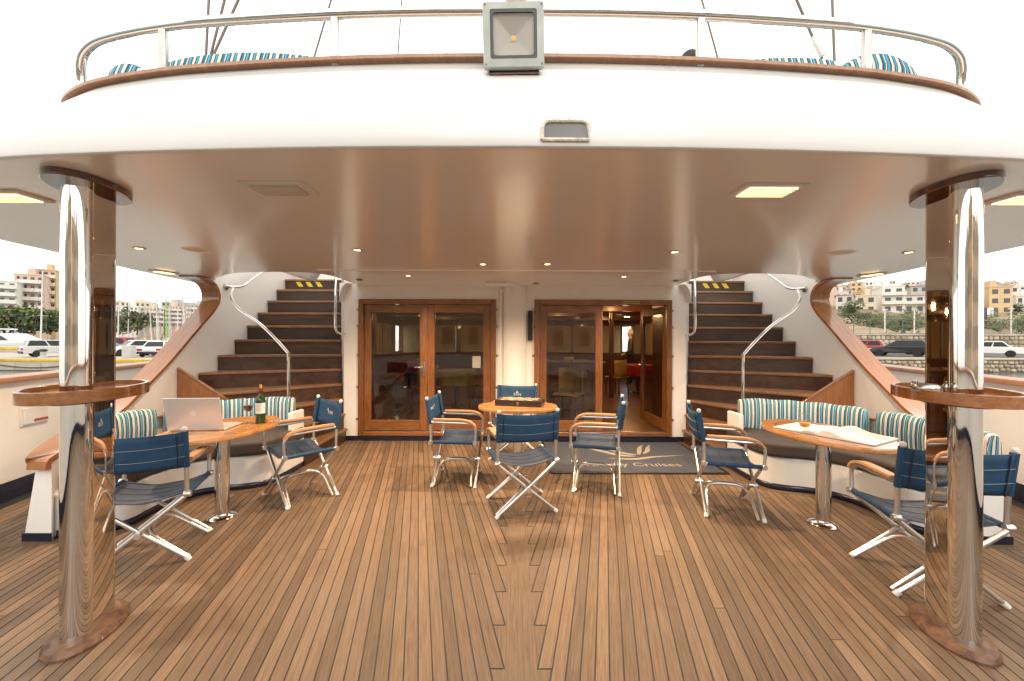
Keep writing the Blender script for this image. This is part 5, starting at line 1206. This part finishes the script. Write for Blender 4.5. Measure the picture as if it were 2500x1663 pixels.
# ---- boats
def motor_yacht(x, y, L, rot, label, k=1):
    t = thing('motor_yacht', label, 'boat', (x, y, -.95), 'motor yachts in the basin', local=True); t.rotation_euler = (0, 0, rot); h = L / 2; B = L * .13
    st = [(-h, .9, 1.0, .0), (-h * .3, 1, 1.0, -.02), (h * .3, .92, 1.12, 0), (h * .7, .6, 1.3, .05), (h, .03, 1.5, .3)]; rows = []
    for xx, bw, sh, kz in st: rows.append([(xx, -B * bw, L * .085 * sh), (xx - (.06 * L if bw < .1 else 0), -B * bw * .8, L * .01), (xx - (.1 * L if bw < .1 else 0), 0, -.2), (xx - (.06 * L if bw < .1 else 0), B * bw * .8, L * .01), (xx, B * bw, L * .085 * sh)])
    mb = MB(); mb.grid(rows); mb.f.append((0, 1, 2, 3, 4)); mb.mi.append(0); mb.grid([[r[0] for r in rows], [r[4] for r in rows]]); obj('hull', mb, 'gelcoat', t, smooth=40)
    z0 = L * .085; mb = MB(); mb.add([(-h * .8, -B * .75, z0), (h * .45, -B * .6, z0), (h * .45, B * .6, z0), (-h * .8, B * .75, z0), (-h * .7, -B * .6, z0 + L * .085), (h * .1, -B * .5, z0 + L * .085), (h * .1, B * .5, z0 + L * .085), (-h * .7, B * .6, z0 + L * .085)], [(0, 1, 5, 4), (1, 2, 6, 5), (2, 3, 7, 6), (3, 0, 4, 7), (4, 5, 6, 7)]); obj('cabin', mb, 'gelcoat', t, bev=.15, seg=3, smooth=50)
    for s in (-1, 1):
        mb = MB(); mb.add([(-h * .55, s * (B * .70), z0 + L * .03), (h * .12, s * (B * .635), z0 + L * .03), (-.0, s * (B * .60), z0 + L * .066), (-h * .55, s * (B * .655), z0 + L * .066)], [(0, 1, 2, 3)]); obj('side_window', mb, 'boat_glass', t)
    mb = MB(); mb.box(-h * .6, -h * .05, -B * .5, B * .5, z0 + L * .115, z0 + L * .125); obj('flybridge_top', mb, 'gelcoat', t, bev=.05)
    for xx in (-h * .55, -h * .1):
        for s in (-1, 1): mb = MB(); mb.tube([(xx, s * B * .45, z0 + L * .085), (xx + .2, s * B * .45, z0 + L * .116)], .05, 6); obj('strut', mb, 'gelcoat', t)
    for i in range(4):
        mb = MB(); mb.lathe([(0, 0), (.14, .01), (.14, .03)], (0, 0, 0), 10, T=Matrix.Translation((-h * .3 + i * h * .25, -B * .985, L * .055)) @ Matrix.Rotation(R(90), 4, 'X')); obj('porthole', mb, 'boat_glass', t)
v = at(30, 831, 62); motor_yacht(v.x, 62, 19, R(4), 'large white motor yacht moored beyond the port quay')
v = at(230, 831, 75); motor_yacht(v.x, 75, 15, R(-8), 'smaller white motor yacht behind the port column')
v = at(410, 831, 66); motor_yacht(v.x, 66, 12, R(185), 'white cabin cruiser moored at the inboard end of the basin')
def small_boats():
    for i, (px, d, L, r) in enumerate(((285, 60, 9, 170), (345, 70, 10, 5), (445, 58, 8, 190), (375, 56, 7, 10), (120, 58, 9, 175))):
        v = at(px, 831, d); motor_yacht(v.x, d, L, R(r), f"small white motor boat in the basin, {('inboard of the port column', 'behind the white off-roader', 'nearest the wing wall', 'behind the last white saloon car', 'left of the port column')[i]}")
small_boats()
def sailboat(px, d, mast, spar, label, cover=False, lean=0):
    v = at(px, 831, d); t = thing('sailing_yacht', label, 'boat', (v.x, d, -.95), 'sailing yachts in the marina', local=True); L = 9.5; h = L / 2; B = 1.45; t.rotation_euler = (0, R(lean), R(random.uniform(-25, 25) + 90))
    rows = []
    for xx, bw, sh in ((-h, .7, 1), (-h * .3, 1, .95), (h * .3, .85, 1.02), (h * .75, .4, 1.12), (h, .03, 1.2)): rows.append([(xx, -B * bw, 1.1 * sh), (xx, -B * bw * .8, .1), (xx, 0, -.2), (xx, B * bw * .8, .1), (xx, B * bw, 1.1 * sh)])
    mb = MB(); mb.grid(rows); mb.f.append((0, 1, 2, 3, 4)); mb.mi.append(0); mb.grid([[r[0] for r in rows], [r[4] for r in rows]]); obj('hull', mb, 'gelcoat', t, smooth=40)
    mb = MB(); mb.prism([(-1.8, -.8), (1.6, -.5), (1.6, .5), (-1.8, .8)], 1.05, 1.55, top_scale=.85); obj('coachroof', mb, 'gelcoat', t, bev=.08)
    mb = MB(); mb.tube([(.6, 0, 1.0), (.6, 0, mast)], [.13, .08], 8); obj('mast', mb, spar, t)
    mb = MB(); mb.tube([(.5, 0, 2.1), (-3.4, 0, 2.2)], .16 if cover else .07, 8); obj('boom', mb, 'navy_cover' if cover else spar, t)
    for z in (.45, .72): mb = MB(); mb.tube([(.6, -.8, mast * z), (.6, .8, mast * z)], .035, 6); obj('spreader', mb, spar, t)
    for e in ((h * .97, 0, 1.3), (-h * .97, 0, 1.1), (.5, 1.3, 1.1), (.5, -1.3, 1.1)): mb = MB(); mb.tube([e, (.6, 0, mast * .98)], .018, 4); obj('stay_wire', mb, 'wire', t)
O = ['first', 'second', 'third', 'fourth', 'fifth', 'sixth', 'seventh', 'eighth', 'ninth', 'tenth', 'eleventh', 'twelfth', 'thirteenth', 'fourteenth', 'fifteenth', 'sixteenth', 'seventeenth', 'eighteenth', 'nineteenth', 'twentieth', 'last']
rm = random.Random(5); O2 = O + ['twenty-first', 'twenty-second', 'twenty-third', 'twenty-fourth', 'twenty-fifth', 'twenty-sixth', 'twenty-seventh', 'twenty-eighth', 'twenty-ninth', 'thirtieth']; O2.remove('last')
sb = [(90, 70, 14.5, 'spar_alu', 1), (278, 78, 11, 'spar_alu', 0), (364, 92, 12.5, 'spar_alu', 0), (380, 100, 12, 'spar_alu', 0), (398, 84, 11.6, 'spar_green', 0), (412, 104, 11, 'spar_alu', 1), (428, 88, 12.2, 'spar_alu', 0), (437, 96, 10.5, 'spar_alu', 0), (446, 82, 11.5, 'spar_alu', 0), (455, 102, 12.5, 'spar_alu', 1), (463, 90, 10.8, 'spar_alu', 0), (472, 98, 12, 'spar_alu', 0), (340, 110, 9, 'spar_alu', 0)]
for k in range(16): sb.append((rm.choice((275, 300, 350, 390, 420, 440, 460)) + rm.uniform(-14, 14), rm.uniform(98, 118), rm.uniform(9, 14), 'spar_alu', 0))
for i, (px, d, mh, sp, cv) in enumerate(sorted(sb)):
    sailboat(px, d, mh, sp, ('sailing yacht with a bright green mast in the marina' if sp == 'spar_green' else f'white sailing yacht, {O2[i]} mast from the far port side of the marina'), cv, random.uniform(-3, 3))

# ---- buildings
def building(x, y, w, dp, z0, h, fl, cols, wall, label, roof=None, balc=False, rot=0, win='window_dark', group=None, band=False):
    t = thing('apartment_building' if fl > 3 else 'house', label, 'building' if fl > 3 else 'house', (x, y, z0), group, local=True); t.rotation_euler = (0, 0, rot)
    mb = MB(); mb.box(-w / 2, w / 2, 0, dp, -4, h); obj('wall', mb, wall, t, smooth=0)
    mb = MB()
    if roof == 'tile':
        e = .4; mb.add([(-w / 2 - e, -e, h), (w / 2 + e, -e, h), (w / 2 + e, dp + e, h), (-w / 2 - e, dp + e, h), (-w / 4, dp / 2, h + w * .14), (w / 4, dp / 2, h + w * .14)], [(0, 1, 5, 4), (1, 2, 5), (2, 3, 4, 5), (3, 0, 4), (0, 3, 2, 1)]); obj('roof', mb, 'roof_tile', t, smooth=0)
    else:
        mb.box(-w / 2 - .15, w / 2 + .15, -.15, dp, h, h + .35); r_ = obj('roof', mb, wall, t, smooth=0)
        mb = MB(); px_ = random.uniform(-.25, .25) * w; mb.box(px_ - w * .14, px_ + w * .14, dp * .3, dp * .6, h + .35, h + .35 + 1.9); obj('roof_house', mb, wall, r_, smooth=0)
    fh = h / fl; ww = min(1.5, w / cols * .5); wm = MB(); wm.box(-ww / 2, ww / 2, -.06, .05, 0, fh * .5); wme = wm.mesh('window', win, 0)
    bmm = MB(); bmm.box(-w / 2 - .05, w / 2 + .05, -1.3, -.01, 0, .14); bmm.box(-w / 2 - .05, w / 2 + .05, -1.3, -1.2, .14, 1.0); bme = bmm.mesh('balcony', 'balcony_white', 0)
    for f in range(fl):
        for c in range(cols):
            o = link('window', wme, t); o.location = (-w / 2 + (c + .5) * w / cols, 0, f * fh + fh * .28)
        if balc and f: o = link('balcony', bme, t); o.location = (0, 0, f * fh)
    return t
def B(px, ybase, ytop, wpx, d, fl, cols, wall, label, **k):
    z0, z1 = at(px, ybase, d).z, at(px, ytop, d).z; k.setdefault('rot', R(36)); building(at(px, 831, d).x, d, wpx * d / F * .78, 9, z0, z1 - z0, fl, cols, wall, label, **k)
B(-22, 800, 690, 105, 105, 6, 5, 'render_white', 'white apartment block with continuous balconies at the port edge', balc=True, win='window_green')
B(70, 800, 676, 62, 112, 6, 4, 'render_pink', 'peach apartment block with brown balconies behind the quay trees', balc=True)
B(112, 800, 664, 42, 118, 7, 3, 'render_ochre', 'tallest ochre apartment block with stepped terraces', balc=True)
B(235, 802, 745, 60, 170, 4, 5, 'render_cream', 'long cream block hidden by the port column', balc=True)
B(305, 803, 752, 60, 165, 4, 6, 'render_white', 'low white block with long balconies behind the marina tree', balc=True)
B(372, 803, 756, 55, 175, 4, 6, 'render_cream', 'cream apartment block behind the green mast', balc=True)
B(428, 803, 752, 48, 180, 5, 6, 'render_pink', 'pinkish apartment block behind the crowded masts', balc=True)
B(480, 803, 748, 50, 170, 5, 5, 'render_grey', 'grey apartment block at the inboard end of the marina', balc=True)
B(330, 790, 741, 90, 260, 4, 8, 'render_cream', 'pale far block rising behind the low white block', balc=False)
B(440, 790, 742, 90, 270, 4, 8, 'render_grey', 'pale far block rising behind the pinkish block', balc=False)
TZ = [(40, 0), (48, 2.35), (62, 3.2), (80, 4.6), (100, 7.4), (120, 10.5), (150, 15), (190, 21.5), (240, 29.5), (300, 39), (370, 50), (470, 56)]
mb = MB(); rows = []
for i in range(40):
    d = 48 * (430 / 48) ** (i / 39); row = []
    for j in range(46):
        q = lerp(.45, 1.75, j / 45); row.append((q * d, d, interp(TZ, d) + (math.sin(q * 23 + d * .11) * .5 + math.sin(q * 51 + d * .31) * .25) * min(2.5, d / 60) * (1 if i > 1 else 0)))
    rows.append(row)
mb.grid(rows); struct('hillside', mb, 'dry_slope', smooth=60)
mb = MB(); rows = [[(-q * d, d, z) for q in (.3, .6, .9, 1.2, 1.6, 2.2)] for d, z in ((120, -2), (124, .8), (300, 3), (500, 12), (800, 20))]; mb.grid(rows); struct('far_shore', mb, 'dry_slope', smooth=60)
cols_ = ['render_white', 'render_cream', 'render_pink', 'render_ochre', 'render_white', 'render_grey', 'render_cream']; nm = {'render_white': 'white', 'render_cream': 'cream', 'render_pink': 'pink', 'render_ochre': 'ochre', 'render_grey': 'grey'}
rr = random.Random(21); row_n = ['lowest', 'second', 'third', 'fourth', 'fifth', 'topmost']
for j, d in enumerate((118, 150, 190, 240, 300, 370)):
    i = 0; px = 1975 + j * 9
    while px < 2560:
        wpx = rr.uniform(30, 52) * (1 - j * .07); c = rr.choice(cols_); fl = rr.choice((2, 2, 3, 3)); dd = d * rr.uniform(.96, 1.05); z0 = interp(TZ, dd) - .5; roof = 'tile' if rr.random() < .22 else None
        special = j == 0 and 2120 < px < 2175
        building(at(px + wpx / 2, 831, dd).x, dd, wpx * dd / F * .82, 9, z0, fl * 2.7, fl, max(2, int(wpx * dd / F / 2.6)), 'render_white' if special else c, f"{'white' if special else nm[c]} {'red tiled' if roof else 'flat roofed'} {('two', 'three')[fl - 2]} storey house, {O[i]} from inboard in the {row_n[j]} hillside row", roof=roof, balc=special or rr.random() < .35, group='houses on the hillside', rot=R(-38 + rr.uniform(-14, 14)))
        px += wpx + rr.uniform(2, 40) * (1 if j < 1 else .45); i += 1

# ---- trees
ORD = O[:20] + ['twenty-first', 'twenty-second', 'twenty-third', 'twenty-fourth', 'twenty-fifth', 'last']
LEAF = [('leaf_dark', 'leaf_mid'), ('leaf_mid', 'leaf_olive'), ('leaf_olive', 'leaf_dark')]
def tree(x, y, z, h, r, kind, label, n=900, trunk=.12, group=None, name='tree'):
    t = thing(name, label, 'tree' if name == 'tree' else 'bush', (x, y, z), group, local=True); q = random.Random(int(x * 31 + y * 17))
    mb = MB(); top = h * (trunk + .15); mb.tube([(0, 0, -.3), (.04 * h, 0, top * .5), (0, 0, top)], [h * .035, h * .028, h * .018], 7)
    for k in range(4): a = k * 1.6 + q.random(); mb.tube([(0, 0, top * .75), (r * .5 * math.cos(a), r * .5 * math.sin(a), top + h * .18)], [h * .016, h * .007], 5)
    obj('trunk', mb, 'bark', t)
    mb = MB(); cl = []
    for k in range(22):
        a, u, w = q.random() * 6.283, q.random() ** .5, q.uniform(-1, 1); cl.append((r * .72 * u * math.cos(a), r * .72 * u * math.sin(a), h * (trunk + (1 - trunk) * (.48 + .40 * w)), r * q.uniform(.30, .5)))
    for k in range(n):
        cx, cyy, cz, cr = q.choice(cl); d = Vector((q.gauss(0, 1), q.gauss(0, 1), q.gauss(0, .8))).normalized() * cr * q.uniform(.55, 1.05); p = Vector((cx, cyy, cz)) + d
        s = r * q.uniform(.07, .15); a = Vector((q.gauss(0, 1), q.gauss(0, 1), q.gauss(0, 1))).normalized(); b = a.orthogonal().normalized(); mb.add([p - a * s, p + b * s * .6, p + a * s, p - b * s * .6], [(0, 1, 2, 3)], 0 if d.z < cr * q.uniform(-.2, .5) else 1)
    obj('crown', mb, list(LEAF[kind]), t, smooth=0)
def T(px, yb, yt, wpx, d, kind, label, **k): tree(at(px, 831, d).x, d, at(px, yb, d).z, (yb - yt) * d / F, wpx / 2 * d / F, kind, label, **k)
G = 'trees behind the port quay'
T(8, 818, 748, 80, 82, 1, 'bright green tree at the port edge below the balconies', group=G); T(50, 818, 766, 70, 84, 0, 'dark green tree between the port apartment blocks', group=G); T(82, 818, 758, 84, 83, 0, 'round green tree before the peach apartment block', group=G); T(122, 818, 762, 60, 85, 0, 'green tree beside the tall ochre block', group=G)
T(104, 676, 664, 14, 116, 0, 'small roof garden tree on the ochre block', n=120, trunk=.1, group=G)
T(292, 818, 776, 60, 105, 0, 'dark clipped tree at the marina edge', group=G); T(334, 818, 764, 70, 103, 2, 'olive green tree in front of the low white block', group=G)
G = 'trees on the hillside'
TR = [(2078, 792, 732, 52, 92, 0, 'large dark tree on the hillside next to the wing wall'), (2108, 792, 758, 44, 88, 1, 'light green tree beside the large dark hillside tree'), (2138, 812, 776, 42, 70, 2, 'olive tree above the retaining wall'), (2168, 812, 780, 40, 68, 2, 'second olive tree above the retaining wall, inboard of the column'), (2205, 812, 768, 46, 72, 1, 'light green tree above the retaining wall by the column'), (2236, 812, 772, 40, 74, 0, 'dark pine beside the starboard column'), (2128, 732, 714, 36, 150, 0, 'dark tree between hillside houses'), (2155, 730, 712, 34, 152, 1, 'bright green tree between hillside houses'), (2181, 714, 695, 9, 180, 0, 'thin dark cypress on the hillside'), (2208, 700, 690, 20, 290, 1, 'small tree on the hill crest'), (2060, 752, 730, 30, 125, 0, 'dark tree low between the inboard houses'), (2172, 738, 722, 26, 130, 0, 'dark round tree before the red roofed house'), (2412, 810, 796, 40, 62, 0, 'low dark bush above the wall outboard of the column'), (2385, 810, 800, 22, 62, 0, 'smaller dark bush beside the column'), (2470, 760, 742, 44, 120, 2, 'olive tree on the hillside at the starboard edge'), (2432, 760, 748, 34, 122, 0, 'low dark tree on the hillside terrace'), (2490, 752, 738, 20, 128, 0, 'dark tree at the extreme starboard edge')]
for px, yb, yt, w, d, kd, lab in TR: T(px, yb, yt, w, d, kd, lab, n=800, trunk=.05 if 'bush' in lab else .12, group=G, name='bush' if 'bush' in lab else 'tree')
for i in range(26):
    d = rr.uniform(56, 112); px = (2020, 2260)[0] + rr.random() * 240 if i < 16 else 2390 + rr.random() * 130; q = at(px, 831, d)
    tree(q.x, d, interp(TZ, d) - .3, rr.uniform(1.2, 3.2), rr.uniform(1.2, 2.6), rr.choice((0, 2, 2, 1)), f'scrub bush on the dry hillside slope, {ORD[i]} of the scatter', n=260, trunk=.02, group='scrub on the hillside', name='bush')
# chain-link fence on the retaining wall
M('fence_green', (.10, .16, .12), .6)
fc = thing('mesh_fence', 'green mesh fence standing on the stone retaining wall', 'fence', (45, 49, 2.3))
for i in range(16): mb = MB(); x = 34 + i * 2.0; mb.tube([(x, 49, 2.2), (x, 49, 4.3)], .045, 6); obj('post', mb, 'fence_green', fc)
for z in (2.5, 3.4, 4.25): mb = MB(); mb.tube([(34, 49, z), (64, 49, z)], .03, 5); obj('rail', mb, 'fence_green', fc)
for i, (px, d) in enumerate(((2160, 52), (2232, 51), (2468, 50))):
    v = at(px, 831, d); t = thing('lamp_post', ['slim pale lamp post inboard of the starboard column', 'slim pale lamp post close to the starboard column', 'slim pale lamp post near the starboard edge'][i], 'lamp post', (v.x, d, 2.3), 'harbour lamp posts'); mb = MB(); mb.tube([(v.x, d, 2.2), (v.x, d, 5.6)], .07, 8); obj('post', mb, 'balcony_white', t); mb = MB(); mb.box(v.x - .3, v.x + .3, d - .1, d + .1, 5.6, 5.72); obj('lantern', mb, 'balcony_white', t)
hd_ = thing('site_container', 'blue and white container on the hillside road', 'container', tuple(at(2410, 766, 100)), local=True); mb = MB(); mb.box(-2.2, 0, 0, 2.4, -.4, 1.9); obj('blue_panel', mb, 'car_blue', hd_); mb = MB(); mb.box(.005, 1.6, 0, 2.4, -.4, 1.9); obj('white_panel', mb, 'render_white', hd_)
# unseen harbour side astern, added tall and near to darken reflections in the glass
for i, (x, y, w, h, c) in enumerate(((-38, -48, 24, 13, 'render_grey'), (-12, -50, 24, 15, 'render_ochre'), (13, -49, 24, 13, 'render_pink'), (38, -48, 24, 14, 'render_cream'))):
    building(x, y, w, 8, -.5, h, 3, 6, c, f"{nm[c]} unseen warehouse added across the harbour astern", rot=R(180), group='unseen warehouses astern')
